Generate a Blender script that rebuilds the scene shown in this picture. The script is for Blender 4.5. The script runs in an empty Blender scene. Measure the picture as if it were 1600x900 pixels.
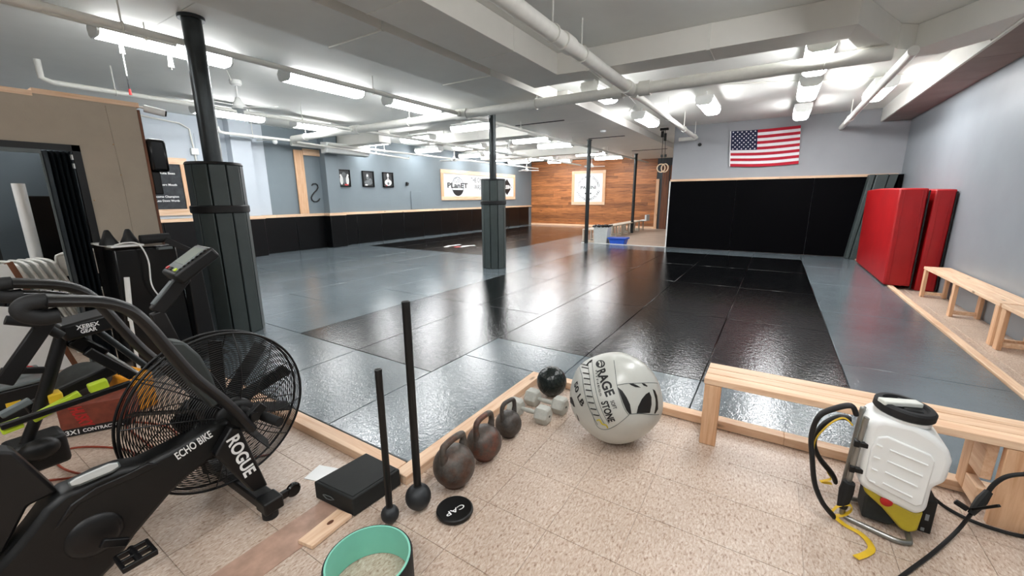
import bpy, bmesh, math, random
import numpy as np
from mathutils import Vector, Matrix
random.seed(7)
PI = math.pi
scene = bpy.context.scene
col = scene.collection

# ---------------------------------------------------------------- camera
FPX, YAW, PIT, ROL, CAMH = 638.1, math.radians(32.464), math.radians(12.485), math.radians(-0.373), 1.5
CF = Vector((-math.sin(YAW)*math.cos(PIT), math.cos(YAW)*math.cos(PIT), -math.sin(PIT)))
CR = Vector((math.cos(YAW), math.sin(YAW), 0)); CU = CR.cross(CF)
CR, CU = CR*math.cos(ROL)+CU*math.sin(ROL), CU*math.cos(ROL)-CR*math.sin(ROL)
CP = Vector((0, 0, CAMH))
cam = bpy.data.cameras.new('camera'); camo = bpy.data.objects.new('camera', cam); col.objects.link(camo)
cam.sensor_width = 36; cam.lens = FPX/1600*36; cam.clip_start = 0.05; cam.clip_end = 200
camo.matrix_world = Matrix(((CR.x, CU.x, -CF.x, 0), (CR.y, CU.y, -CF.y, 0), (CR.z, CU.z, -CF.z, CAMH), (0, 0, 0, 1)))
scene.camera = camo
# ---------------------------------------------------------------- world, exposure (the light comes from the ceiling fixtures)
w = bpy.data.worlds.new('world'); scene.world = w; w.use_nodes = True
w.node_tree.nodes['Background'].inputs[0].default_value = (.9, .95, 1, 1)
w.node_tree.nodes['Background'].inputs[1].default_value = .02
scene.view_settings.view_transform = 'Standard'; scene.view_settings.look = 'None'
scene.view_settings.gamma = 1; scene.view_settings.use_curve_mapping = False
scene.view_settings.exposure = 0.32
LAMP = 30.0          # emission of the fluorescent diffusers
CEIL = 3.4; MAT = .04

def at(px, py, ax, v):
    """real point on the plane ax = v seen at a photo pixel (for measuring)"""
    d = CF + CR*((px-800)/FPX) + CU*((450-py)/FPX)
    i = 'xyz'.index(ax); t = (v-CP[i])/d[i]
    return CP + d*t
def lin(c): return tuple(((x/255)/12.92 if x/255 <= .04045 else ((x/255+.055)/1.055)**2.4) for x in c)

# ---------------------------------------------------------------- materials
M = {}
def newmat(name):
    m = bpy.data.materials.new(name); m.use_nodes = True; nt = m.node_tree
    b = nt.nodes['Principled BSDF']; M[name] = m
    return m, nt, b
def N(nt, t, **k):
    n = nt.nodes.new(t)
    for a, v in k.items():
        if a in ('operation', 'blend_type', 'data_type', 'noise_dimensions', 'feature', 'bands_direction', 'wave_type', 'distance'): setattr(n, a, v)
    return n
def coords(nt, kind='Object', scale=(1, 1, 1)):
    tc = N(nt, 'ShaderNodeTexCoord'); mp = N(nt, 'ShaderNodeMapping'); mp.inputs['Scale'].default_value = scale
    if kind == 'World':
        g = N(nt, 'ShaderNodeNewGeometry'); nt.links.new(g.outputs['Position'], mp.inputs[0])
    else: nt.links.new(tc.outputs[kind], mp.inputs[0])
    return mp.outputs[0]
def noise(nt, co, scale, detail=4, rough=.6, dist=0):
    n = N(nt, 'ShaderNodeTexNoise'); n.inputs['Scale'].default_value = scale; n.inputs['Detail'].default_value = detail
    n.inputs['Roughness'].default_value = rough; n.inputs['Distortion'].default_value = dist
    nt.links.new(co, n.inputs['Vector']); return n.outputs[0]
def ramp(nt, fac, stops):
    r = N(nt, 'ShaderNodeValToRGB'); e = r.color_ramp.elements
    while len(e) < len(stops): e.new(.5)
    for i, (p, c) in enumerate(stops): e[i].position = p; e[i].color = (*c, 1)
    nt.links.new(fac, r.inputs[0]); return r.outputs[0]
def bump(nt, b, h, strength, dist=.01):
    n = N(nt, 'ShaderNodeBump'); n.inputs['Strength'].default_value = strength; n.inputs['Distance'].default_value = dist
    nt.links.new(h, n.inputs['Height']); nt.links.new(n.outputs[0], b.inputs['Normal'])
def simple(name, c, rough=.5, metal=0, var=.12, scale=12, bmp=0, bscale=80, spec=.5, kind='Object', coat=0):
    m, nt, b = newmat(name); c = lin(c)
    co = coords(nt, kind)
    if var:
        k = ramp(nt, noise(nt, co, scale), [(.3, tuple(x*(1-var) for x in c)), (.7, tuple(min(1, x*(1+var)) for x in c))])
        nt.links.new(k, b.inputs['Base Color'])
    else: b.inputs['Base Color'].default_value = (*c, 1)
    b.inputs['Roughness'].default_value = rough; b.inputs['Metallic'].default_value = metal
    b.inputs['Specular IOR Level'].default_value = spec; b.inputs['Coat Weight'].default_value = coat
    if bmp: bump(nt, b, noise(nt, co, bscale, 3), bmp, .004)
    return m
def wood(name, c1, c2, axis=0, scale=1.0, rough=.55, knots=True, rnd=.0):
    m, nt, b = newmat(name); s = [14*scale]*3; s[axis] = .9*scale
    co = coords(nt, 'World', tuple(s))
    k = ramp(nt, noise(nt, co, 2.2, 5, .65, .8), [(.28, lin(c2)), (.62, lin(c1))])
    if knots:
        s2 = [9*scale]*3; s2[axis] = 3*scale
        v = N(nt, 'ShaderNodeTexVoronoi'); v.inputs['Scale'].default_value = .55; nt.links.new(coords(nt, 'World', tuple(s2)), v.inputs['Vector'])
        kk = ramp(nt, v.outputs['Distance'], [(.03, (1, 1, 1)), (.09, (0, 0, 0))])
        mx = N(nt, 'ShaderNodeMixRGB'); nt.links.new(kk, mx.inputs[0]); nt.links.new(k, mx.inputs[1])
        mx.inputs[2].default_value = (*[x*.45 for x in lin(c2)], 1); k = mx.outputs[0]
    if rnd:
        oi = N(nt, 'ShaderNodeObjectInfo'); h = N(nt, 'ShaderNodeHueSaturation')
        ma = N(nt, 'ShaderNodeMath', operation='MULTIPLY_ADD'); ma.inputs[1].default_value = rnd*2; ma.inputs[2].default_value = 1-rnd
        nt.links.new(oi.outputs['Random'], ma.inputs[0]); nt.links.new(ma.outputs[0], h.inputs['Value']); nt.links.new(k, h.inputs['Color']); k = h.outputs[0]
    nt.links.new(k, b.inputs['Base Color']); b.inputs['Roughness'].default_value = rough
    return m
def emit(name, c, s):
    m, nt, b = newmat(name); b.inputs['Base Color'].default_value = (*c, 1)
    b.inputs['Emission Color'].default_value = (*c, 1); b.inputs['Emission Strength'].default_value = s; return m

# speckled vinyl tile
def vinyl(name):
    m, nt, b = newmat(name); co = coords(nt, 'World')
    mp = N(nt, 'ShaderNodeMapping'); mp.inputs['Rotation'].default_value = (0, 0, .5); mp.inputs['Scale'].default_value = (1, .42, 1); nt.links.new(co, mp.inputs[0])
    k = ramp(nt, noise(nt, mp.outputs[0], 110, 3, .6, .6), [(.28, lin((142, 112, 92))), (.43, lin((196, 173, 154))), (.56, lin((208, 190, 174))), (.7, lin((226, 214, 202)))])
    big = ramp(nt, noise(nt, co, 1.3, 3), [(.3, (.82, .80, .78)), (.65, (1, 1, 1))])
    mx = N(nt, 'ShaderNodeMixRGB', blend_type='MULTIPLY'); mx.inputs[0].default_value = 1; nt.links.new(k, mx.inputs[1]); nt.links.new(big, mx.inputs[2])
    nt.links.new(mx.outputs[0], b.inputs['Base Color']); b.inputs['Roughness'].default_value = .38
    bump(nt, b, noise(nt, co, 160, 2), .08, .002); return m
vinyl('vinyl_tile')
def matvinyl(name, c, rough, ripple):
    m, nt, b = newmat(name); co = coords(nt, 'World'); c = lin(c)
    k = ramp(nt, noise(nt, co, 1.1, 5), [(.3, tuple(x*.85 for x in c)), (.7, tuple(x*1.15 for x in c))]); nt.links.new(k, b.inputs['Base Color'])
    r = N(nt, 'ShaderNodeMapRange'); r.inputs[3].default_value = rough*.75; r.inputs[4].default_value = rough*1.25; nt.links.new(noise(nt, co, .9, 4), r.inputs[0]); nt.links.new(r.outputs[0], b.inputs['Roughness'])
    b.inputs['Specular IOR Level'].default_value = .6
    a = N(nt, 'ShaderNodeMath', operation='ADD'); nt.links.new(noise(nt, co, 30, 3, .6), a.inputs[0])
    m2 = N(nt, 'ShaderNodeMath', operation='MULTIPLY'); m2.inputs[1].default_value = .5; nt.links.new(noise(nt, co, 95, 2, .5), m2.inputs[0]); nt.links.new(m2.outputs[0], a.inputs[1])
    bump(nt, b, a.outputs[0], ripple, .006); return m
matvinyl('mat_grey', (98, 108, 113), .085, .36)
matvinyl('mat_black', (10, 11, 12), .07, .36)
wood('pine', (236, 205, 174), (212, 166, 128), 0, rnd=.07)
wood('pine_y', (236, 205, 174), (212, 166, 128), 1, rnd=.07)
wood('pine_z', (224, 184, 147), (198, 146, 106), 2, rnd=.07)
wood('cedar', (186, 118, 66), (104, 56, 28), 0, .8, .5, True, .32)
wood('cedar_dark', (120, 72, 42), (70, 38, 22), 2, .8, .6)
simple('ceiling_paint', (232, 232, 227), .7, var=.05, scale=.8, kind='World', bmp=.05, bscale=30)
simple('duct_paint', (230, 228, 221), .55, var=.03, scale=2, kind='World')
simple('pipe_paint', (228, 227, 220), .5, var=.04, kind='World')
simple('soffit_board', (150, 134, 128), .7, var=.1, scale=3, kind='World')
simple('wall_grey', (136, 142, 147), .45, var=.05, scale=1.5, kind='World', bmp=.08, bscale=40)
simple('wall_light', (160, 163, 167), .6, var=.04, scale=1.5, kind='World')
simple('wall_blue', (116, 127, 134), .6, var=.05, scale=1.2, kind='World')
simple('wall_pale', (190, 198, 206), .6, var=.04, scale=1.2, kind='World')
simple('wall_dark', (62, 68, 72), .7, var=.1, scale=1.2, kind='World')
simple('drywall', (170, 158, 142), .85, var=.05, scale=4, kind='World', bmp=.15, bscale=60)
simple('pad_black', (4, 5, 6), .32, var=.25, scale=2, kind='World', bmp=.08, bscale=60, spec=.3)
simple('pad_wall', (3, 3, 5), .6, var=.2, scale=2, kind='World', bmp=.12, bscale=90, spec=.05)
simple('pad_grey', (62, 71, 70), .5, var=.1, scale=5, kind='World', bmp=.1, bscale=60)
simple('strap_black', (9, 9, 9), .6, var=0)
simple('steel_dark', (58, 62, 63), .35, .7, var=.2, scale=5)
simple('red_vinyl', (164, 12, 18), .42, var=.1, scale=3, bmp=.25, bscale=7)
simple('black_metal', (7, 7, 8), .45, .1, var=.15, bmp=.05, bscale=150)
simple('black_plastic', (9, 10, 10), .45, var=.15, spec=.4)
simple('black_gloss', (6, 6, 7), .22, var=0, spec=.4)
simple('black_rubber', (17, 18, 19), .7, var=.15, bmp=.1)
simple('foam_black', (22, 25, 24), .75, var=.35, scale=7, bmp=.1)
simple('mace_steel', (54, 56, 58), .5, .5, var=.15, bmp=.12, bscale=120)
simple('grey_plastic', (92, 100, 100), .45, var=.08)
simple('white_plastic', (236, 238, 236), .4, var=.03)
simple('white_paint', (230, 231, 228), .5, var=.03)
simple('chair_white', (222, 222, 216), .35, var=.06)
simple('teal', (132, 206, 184), .5, var=.03)
simple('yellow', (226, 186, 40), .55, var=.1)
simple('yellow_dull', (188, 168, 44), .5, var=.1)
simple('lime', (196, 222, 52), .45, var=.06)
simple('orange', (240, 160, 30), .5, var=.08)
simple('chrome', (190, 190, 186), .3, .9, var=.05)
simple('tube_steel', (150, 150, 146), .35, .85, var=.1)
simple('blue_plastic', (34, 84, 190), .4, var=.05)
simple('can_grey', (196, 200, 198), .5, var=.05)
simple('text_white', (240, 240, 238), .5, var=0)
simple('text_grey', (120, 124, 126), .5, var=0)
simple('text_black', (14, 14, 15), .5, var=0)
simple('text_red', (190, 40, 44), .5, var=0)
simple('red_plastic', (186, 32, 30), .45, var=.1)
simple('bag_box', (120, 56, 38), .7, var=.25, scale=18)
simple('tan_card', (190, 150, 112), .7, var=.1)
simple('orange_cord', (150, 62, 38), .6, var=.1)
simple('flag_red', (186, 24, 48), .8, var=.05); simple('flag_white', (240, 238, 240), .8, var=.02); simple('flag_blue', (24, 30, 64), .8, var=.08)
simple('poster_white', (226, 229, 231), .55, var=.03, scale=6)
simple('poster_cloth', (48, 51, 55), .7, var=.45, scale=9, bmp=.4, bscale=8)
simple('photo_grey', (96, 100, 102), .4, var=.5, scale=14); simple('photo_light', (220, 220, 218), .4, var=.15, scale=10); simple('photo_dark', (30, 32, 34), .4, var=.3, scale=12)
simple('ball_vinyl', (190, 191, 184), .3, var=.05, scale=4, bmp=.3, bscale=9)
simple('slam_rubber', (22, 30, 28), .28, var=.2)
simple('dumbbell_paint', (176, 176, 168), .4, var=.12, scale=30, bmp=.15)
simple('ring_wood', (222, 196, 164), .5, var=.1)
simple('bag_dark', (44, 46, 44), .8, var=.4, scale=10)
simple('plastic_cream', (226, 228, 220), .35, var=.03)
simple('grout', (120, 98, 80), .8, var=.1, kind='World')
simple('oak_strip', (176, 144, 126), .5, var=.2, kind='World')
m, nt, b = newmat('tank'); b.inputs['Base Color'].default_value = (*lin((240, 242, 240)), 1); b.inputs['Roughness'].default_value = .35
b.inputs['Subsurface Weight'].default_value = .25; b.inputs['Subsurface Radius'].default_value = (.02, .02, .02)
def rusty(name, c1, c2, thr):
    m, nt, b = newmat(name); co = coords(nt, 'Object')
    k = ramp(nt, noise(nt, co, 8, 6, .65), [(thr-.06, lin(c1)), (thr+.08, lin(c2))])
    k2 = ramp(nt, noise(nt, co, 60, 3), [(.35, (.72, .72, .72)), (.6, (1, 1, 1))])
    mx = N(nt, 'ShaderNodeMixRGB', blend_type='MULTIPLY'); mx.inputs[0].default_value = 1; nt.links.new(k, mx.inputs[1]); nt.links.new(k2, mx.inputs[2])
    nt.links.new(mx.outputs[0], b.inputs['Base Color']); b.inputs['Roughness'].default_value = .48; b.inputs['Metallic'].default_value = .35
    bump(nt, b, noise(nt, co, 70, 3), .25, .003); return m
rusty('iron_rust', (94, 88, 82), (96, 70, 58), .5)
rusty('iron_rust_red', (90, 82, 76), (116, 74, 60), .5)
rusty('iron_grey', (84, 80, 76), (72, 62, 56), .5)
emit('diffuser', (.98, .99, 1), LAMP)
m, nt, b = newmat('screen'); b.inputs['Base Color'].default_value = (*lin((150, 160, 152)), 1); b.inputs['Roughness'].default_value = .25

# ---------------------------------------------------------------- mesh builder
WL = {}
class MB:
    def __init__(s): s.v = []; s.f = []
    def add(s, vs, fs):
        o = len(s.v); s.v += [Vector(p) for p in vs]; s.f += [tuple(i+o for i in f) for f in fs]; return s
    def box(s, c, d, rot=None):
        x, y, z = d[0]/2, d[1]/2, d[2]/2
        vs = [Vector(p) for p in ((-x,-y,-z),(x,-y,-z),(x,y,-z),(-x,y,-z),(-x,-y,z),(x,-y,z),(x,y,z),(-x,y,z))]
        if rot is not None: vs = [rot @ p for p in vs]
        c = Vector(c)
        return s.add([p+c for p in vs], [(0,3,2,1),(4,5,6,7),(0,1,5,4),(1,2,6,5),(2,3,7,6),(3,0,4,7)])
    def bx(s, x0, x1, y0, y1, z0, z1): return s.box(((x0+x1)/2,(y0+y1)/2,(z0+z1)/2), (abs(x1-x0),abs(y1-y0),abs(z1-z0)))
    def beam(s, p0, p1, w, h, up=(0,0,1)):
        p0, p1 = Vector(p0), Vector(p1); d = p1-p0; L = d.length; x = d.normalized()
        y = Vector(up).cross(x)
        if y.length < 1e-4: y = Vector((0,1,0)).cross(x)
        y.normalize(); z = x.cross(y)
        return s.box((p0+p1)/2, (L,w,h), Matrix((x,y,z)).transposed())
    def prism(s, pts, ax, a, b):
        """polygon pts (two coords) in the plane normal to ax, from a to b"""
        n = len(pts)
        def mk(p, t): return {'x':(t,p[0],p[1]),'y':(p[0],t,p[1]),'z':(p[0],p[1],t)}[ax]
        vs = [mk(p,a) for p in pts]+[mk(p,b) for p in pts]
        fs = [tuple(range(n)), tuple(range(2*n-1,n-1,-1))]+[(i,i+n,(i+1)%n+n,(i+1)%n) for i in range(n)]
        return s.add(vs, fs)
    def cyl(s, p0, p1, r, seg=12, r2=None, cap=True):
        return s.tube([p0,p1], [r, r if r2 is None else r2], seg, cap)
    def tube(s, path, r, seg=8, cap=True, closed=False, flat=None):
        P = [Vector(p) for p in path]; n = len(P)
        R = r if isinstance(r,(list,tuple)) else [r]*n
        vs = []; prev = None
        for i in range(n):
            if closed: t = P[(i+1)%n]-P[i-1]
            else: t = P[min(i+1,n-1)]-P[max(i-1,0)]
            if t.length < 1e-9: t = Vector((0,0,1))
            t.normalize()
            if prev is None:
                a = Vector((0,0,1)) if abs(t.z) < .9 else Vector((1,0,0))
                u = a.cross(t).normalized()
            else:
                u = prev-t*prev.dot(t)
                if u.length < 1e-6: u = t.orthogonal()
                u.normalize()
            prev = u; v = t.cross(u)
            fx, fy = (1,1) if flat is None else flat
            for k in range(seg):
                an = 2*PI*k/seg; vs.append(P[i]+(u*math.cos(an)*fx+v*math.sin(an)*fy)*R[i])
        fs = []
        m = n if closed else n-1
        for i in range(m):
            j = (i+1)%n
            for k in range(seg): fs.append((i*seg+k, i*seg+(k+1)%seg, j*seg+(k+1)%seg, j*seg+k))
        if cap and not closed: fs += [tuple(range(seg-1,-1,-1)), tuple((n-1)*seg+k for k in range(seg))]
        return s.add(vs, fs)
    def lathe(s, prof, c=(0,0,0), seg=32, axis='z', rot=None):
        c = Vector(c); vs = []; n = len(prof)
        for r, h in prof:
            for k in range(seg):
                a = 2*PI*k/seg; p = Vector((r*math.cos(a), r*math.sin(a), h))
                if axis == 'x': p = Vector((p.z,p.x,p.y))
                elif axis == 'y': p = Vector((p.y,p.z,p.x))
                if rot is not None: p = rot @ p
                vs.append(c+p)
        fs = [(i*seg+k, i*seg+(k+1)%seg, (i+1)*seg+(k+1)%seg, (i+1)*seg+k) for i in range(n-1) for k in range(seg)]
        ring = prof[0] == prof[-1]
        if prof[0][0] > 1e-6 and not ring: fs.append(tuple(range(seg-1,-1,-1)))
        if prof[-1][0] > 1e-6 and not ring: fs.append(tuple((n-1)*seg+k for k in range(seg)))
        return s.add(vs, fs)
    def sphere(s, c, r, seg=24, rings=14, sc=(1,1,1)):
        prof = [(r*math.sin(PI*i/rings), -r*math.cos(PI*i/rings)) for i in range(rings+1)]
        prof[0] = (1e-5,-r); prof[-1] = (1e-5,r)
        t = MB(); t.lathe(prof, (0,0,0), seg); c = Vector(c)
        return s.add([c+Vector((p.x*sc[0],p.y*sc[1],p.z*sc[2])) for p in t.v], t.f)
    def build(s, name, mat, parent=None, bevel=0, angle=35, local=False, seg=2):
        me = bpy.data.meshes.new(name)
        if parent is None and not local:
            xs = [min(p[i] for p in s.v) for i in range(3)]; xe = [max(p[i] for p in s.v) for i in range(3)]
            o0 = Vector(((xs[0]+xe[0])/2, (xs[1]+xe[1])/2, xs[2]))
        elif local: o0 = Vector((0,0,0))
        else: o0 = WL[parent.name]
        me.from_pydata([p-o0 for p in s.v], [], s.f); me.validate()
        ob = bpy.data.objects.new(name, me); col.objects.link(ob)
        bm = bmesh.new(); bm.from_mesh(me); bmesh.ops.remove_doubles(bm, verts=bm.verts, dist=1e-6); bmesh.ops.recalc_face_normals(bm, faces=bm.faces); bm.to_mesh(me); bm.free()
        me.materials.append(M[mat])
        if angle: me.shade_smooth(); me.set_sharp_from_angle(angle=math.radians(angle))
        if bevel:
            bv = ob.modifiers.new('bevel','BEVEL'); bv.width = bevel; bv.segments = seg; bv.limit_method = 'ANGLE'; bv.angle_limit = math.radians(30)
        if parent is None: ob.location = o0; WL[ob.name] = o0.copy()
        else: ob.parent = parent; WL[ob.name] = o0.copy()
        return ob
def tag(o, label=None, cat=None, group=None, kind=None):
    if label: o['label'] = label
    if cat: o['category'] = cat
    if group: o['group'] = group
    if kind: o['kind'] = kind
    return o
def thing(name, loc, label, cat, group=None):
    o = bpy.data.objects.new(name, None); col.objects.link(o); o.location = loc; o.empty_display_size = .1
    WL[o.name] = Vector(loc); return tag(o, label, cat, group)
def struct(o): o['kind'] = 'structure'; return o
def copy_tree(o, parent=None):
    c = o.copy(); col.objects.link(c); c.parent = parent; WL[c.name] = WL[o.name].copy()
    for ch in list(o.children): copy_tree(ch, c)
    return c
_tc = [0]
def text2d(s, size=1.0, bold=.0, spacing=1.0, sub=0):
    """flat text as (verts, faces), centred at the origin, cap height = size"""
    cu = bpy.data.curves.new('t', 'FONT'); cu.body = s; cu.offset = bold; cu.space_character = spacing; cu.align_x = 'CENTER'
    ob = bpy.data.objects.new('t', cu); col.objects.link(ob)
    dg = bpy.context.evaluated_depsgraph_get(); me = bpy.data.meshes.new_from_object(ob.evaluated_get(dg))
    bm = bmesh.new(); bm.from_mesh(me); bmesh.ops.remove_doubles(bm, verts=bm.verts, dist=1e-5)
    for i in range(sub): bmesh.ops.triangulate(bm, faces=bm.faces); bmesh.ops.subdivide_edges(bm, edges=[e for e in bm.edges if e.calc_length() > .15], cuts=1)
    bmesh.ops.triangulate(bm, faces=bm.faces)
    vs = [v.co.copy() for v in bm.verts]; bm.verts.index_update(); fs = [tuple(v.index for v in f.verts) for f in bm.faces]
    bm.free(); bpy.data.objects.remove(ob); bpy.data.curves.remove(cu); bpy.data.meshes.remove(me)
    x0 = min(v.x for v in vs); x1 = max(v.x for v in vs); k = size/.69
    return [((v.x-(x0+x1)/2)*k, (v.y-.345)*k) for v in vs], fs
def place_text(mb, s, origin, xdir, ydir, size, width=None, **k):
    v, f = text2d(s, size, **k); o, xd, yd = Vector(origin), Vector(xdir).normalized(), Vector(ydir).normalized()
    sx = 1
    if width: sx = width/(max(p[0] for p in v)-min(p[0] for p in v))
    mb.add([o+xd*(p[0]*sx)+yd*p[1] for p in v], f); return mb
# ================================================================ floor
XL, XR, YB, YP, YF = -11.6, 2.29, 20.3, 12.7, -4.0      # left wall, right wall, back wall, partition, wall behind
fl = MB().bx(XL-.2, XR+.2, YF-.2, YB+.2, -.2, -.004).build('floor', 'vinyl_tile', angle=0); struct(fl); fl['label'] = 'beige speckled vinyl tile floor'
TS = .33
t0 = MB().box((0,0,-.002), (TS-.003, TS-.003, .004)).build('tile', 'vinyl_tile', fl, local=True, angle=0)
tiles = []
for i in range(-13, 8):
    for j in range(-7, 25):
        x, y = -.07+TS*(i+.5), 2.09+TS*(j+.5)
        inm = (x < -1.56 and y > 1.24) or (x > -1.6 and x < 1.86 and y > 2.73)
        near = (y < 2.95 and y > .25 and -4.1 < x < 2.2)
        corr = (1.75 < x < 2.29 and 2.7 < y < 9.2)
        if inm and not corr: 
            if not (x > -1.6 and y < 2.75+TS*.5) and not (y < 1.3+TS*.5): continue
        if near or corr: tiles.append((x, y))
for k, (x, y) in enumerate(tiles):
    o = t0 if k == 0 else t0.copy()
    if k: col.objects.link(o); o.parent = fl
    o.location = Vector((x, y, 0))-WL['floor']
# old timber strip let into the floor in front of the black box
struct(MB().bx(-1.78, -1.60, -.2, 1.2, -.003, .003).build('trim_1', 'oak_strip', angle=0))

# ================================================================ raised training mats
mf = thing('training_mat_floor', (-5, 8, 0), 'grey training mat floor with large glossy black mat squares set into it', 'mat floor')
xe = [-11.55, -10.8, -9.67, -8.55, -7.45, -6.35, -5.32, -4.32, -3.34, -2.35, -1.36, -.36, .637, 1.68]
ye = [1.41]+[2.39+1.02*k for k in range(18)]
ye[-1] = 19.95
def colour(i, j):
    x, y = (xe[i]+xe[i+1])/2, (ye[j]+ye[j+1])/2
    if -4.32 < x < .637 and 2.39 < y < 11.57:
        return 'k' if not (x > -2.35 and y < 3.41) else 'g'
    if -10.8 < x < -6.35 and 8.51 < y < 19.3: return 'k'
    return 'g'
def exists(i, j):
    x, y = (xe[i]+xe[i+1])/2, (ye[j]+ye[j+1])/2
    if x > -1.5 and y < 2.87: return False
    if i == 9 and j < 2: return False
    if x > -5.32 and y > 12.55: return False
    return True
done = set()
G = .004
for i in range(len(xe)-1):
    for j in range(len(ye)-1):
        if (i, j) in done or not exists(i, j): continue
        c = colour(i, j); cells = [(i, j)]; first = (j+i) % 2 == 0
        if not (first and j == 0):
            if (i, j+1) not in done and j+1 < len(ye)-1 and exists(i, j+1) and colour(i, j+1) == c: cells.append((i, j+1))
        done.update(cells)
        x0, x1, y0, y1 = xe[i], xe[i+1], ye[cells[0][1]], ye[cells[-1][1]+1]
        if x0 > -1.6 and y0 < 2.9: y0 = 2.87
        MB().bx(x0+G/2, x1-G/2, y0+G/2, min(y1, 12.58 if x1 > -5.3 else 99)-G/2, .002, MAT).build('mat_panel', 'mat_grey' if c == 'g' else 'mat_black', mf, bevel=.004, angle=30, seg=1)
for r in ((-2.35, -1.59, 1.41, 2.85), (-2.35, -1.36, 2.85, 3.41)):      # column beside the tile floor
    MB().bx(r[0]+G/2, r[1]-G/2, r[2]+G/2, r[3]-G/2, .002, MAT).build('mat_panel', 'mat_grey', mf, bevel=.004, angle=30, seg=1)
# white and red logo printed on the far black mat
lo = MB()
for a, bb in (((696,386),(704,383.5)),((704,384),(719,382)),((719,386),(730,384.5)),((722,384.5),(742,383.3))):
    p, q = at(*a,'z',MAT+.001), at(*bb,'z',MAT+.001); lo.beam(p, q, .13, .0016)
lo.build('mat_logo', 'text_white', mf, angle=0)
p, q = at(711,386,'z',MAT+.002), at(719,385.2,'z',MAT+.002)
MB().beam(p, q, .16, .0018).build('mat_logo', 'text_red', mf, angle=0)

# timber edging round the mats
def trim(n, x0, x1, y0, y1, mat, z1=.055):
    e = MB().bx(x0, x1, y0, y1, 0, z1).build('trim_%d' % n, mat, bevel=.004); return struct(e)
trim(2, -4.6, -1.595, 1.30, 1.39, 'pine')
trim(3, -1.59, -1.50, 1.30, 2.83, 'pine_y')
trim(4, -1.50, .2, 2.78, 2.86, 'pine')
trim(5, .2, 1.76, 2.78, 2.86, 'pine')
trim(6, 1.69, 1.76, 2.86, 6.4, 'pine_y')
trim(7, 1.69, 1.76, 6.4, 9.9, 'pine_y')
trim(8, 1.69, 1.76, 9.9, 12.55, 'pine_y')
trim(9, -5.3, -2.64, 12.6, 12.64, 'white_paint', .05)

# ================================================================ walls
def wall(name, mb, mat): return struct(mb.build(name, mat, angle=0))
wr = wall('wall_right', MB().bx(XR, XR+.2, YF, YP+.2, -.1, CEIL), 'wall_grey')
wp = wall('wall_partition', MB().bx(-2.63, XR, YP, YP+.2, -.1, CEIL), 'wall_light')
wl = wall('wall_left', MB().bx(XL-.2, XL, YF, YB+.2, -.1, CEIL), 'wall_blue')
wb = wall('wall_back', MB().bx(XL, -2.43, YB, YB+.2, -.1, CEIL), 'wall_dark')
wf = wall('wall_front', MB().bx(XL, XR, YF-.2, YF, -.1, CEIL), 'wall_light')
wall('wall_corridor', MB().bx(-2.63, -2.43, YP+.2, YB, -.1, CEIL), 'wall_light')
ce = wall('ceiling', MB().bx(XL-.2, XR+.2, YF-.2, YB+.2, CEIL, CEIL+.2), 'ceiling_paint')
# paler stretch and pilasters of the left wall
MB().bx(XL, XL+.02, -3.9, 6.05, 1.08, CEIL-.01).build('wall_panel', 'wall_pale', wl, angle=0)
for y0, y1, m in ((5.15, 5.62, 'wall_pale'), (7.62, 8.05, 'wall_blue')): MB().bx(XL, XL+.28, y0, y1, 1.08, CEIL-.01).build('pilaster', m, wl, angle=0)
for y0, y1, z0, z1 in ((3.2, 3.9, 2.48, 3.1), (4.5, 5.05, 2.3, 3.0), (11.2, 11.75, 1.1, 1.75)):
    f = MB().bx(XL+.02, XL+.03, y0, y1, z0, z1); f.build('access_panel', 'wall_pale' if y0 < 6 else 'wall_blue', wl, bevel=.004)
MB().bx(XL+.02, XL+.06, 6.83, 7.1, 1.08, 2.85).build('timber_post', 'pine_z', wl, bevel=.004)
MB().bx(XL+.02, XL+.06, 7.1, 7.62, 2.72, 2.9).build('timber_post', 'pine_y', wl, bevel=.004)
y = 2.6
while y < 19.9:
    y2 = min(y+1.02, 20.2); dx = .34 if 7.55 < y+.5 < 8.2 or 5.1 < y+.5 < 5.7 else .05
    MB().bx(XL, XL+.05, y+.004, y2-.004, 0, 1.0).build('wall_pad', 'pad_black', wl, bevel=.012)
    y = y2
for y0, y1 in ((5.1, 5.67), (7.57, 8.1)):
    MB().bx(XL+.02, XL+.34, y0, y1, 0, 1.0).build('wall_pad', 'pad_black', wl, bevel=.012)
    MB().bx(XL+.02, XL+.36, y0-.02, y1+.02, 1.0, 1.075).build('cap_rail', 'pine_y', wl, bevel=.003)
for k in range(5):
    MB().bx(XL, XL+.07, 2.6+3.53*k+.002, 2.6+3.53*(k+1)-.002, 1.0, 1.075).build('cap_rail', 'pine_y', wl, bevel=.003)
# wooden plank back wall
rnd = random.Random(3); z = .1
row = 0
while z < 3.36:
    h = .142; x = XL+.02
    while x < -4.86:
        L = rnd.uniform(.9, 2.4); x2 = min(x+L, -4.85)
        if -4.85-x2 < .25: x2 = -4.85
        MB().bx(x+.002, x2-.002, YB-.02-rnd.uniform(0,.006), YB, z+.002, min(z+h,3.38)-.002).build('plank', 'cedar', wb, angle=0)
        x = x2
    z += h; row += 1
MB().bx(XL+.02, -4.86, YB-.035, YB, 0, .098).build('skirting_board', 'pine', wb, angle=0)
MB().bx(-4.85, -4.72, YB-.06, YB, 0, 2.3).build('door_post', 'pine_z', wb, angle=0)
for k in range(5): MB().bx(-4.6+.34*k, -4.3+.34*k, YB-.03, YB, 0, 2.9).build('dark_plank', 'cedar_dark', wb, angle=0)
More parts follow.
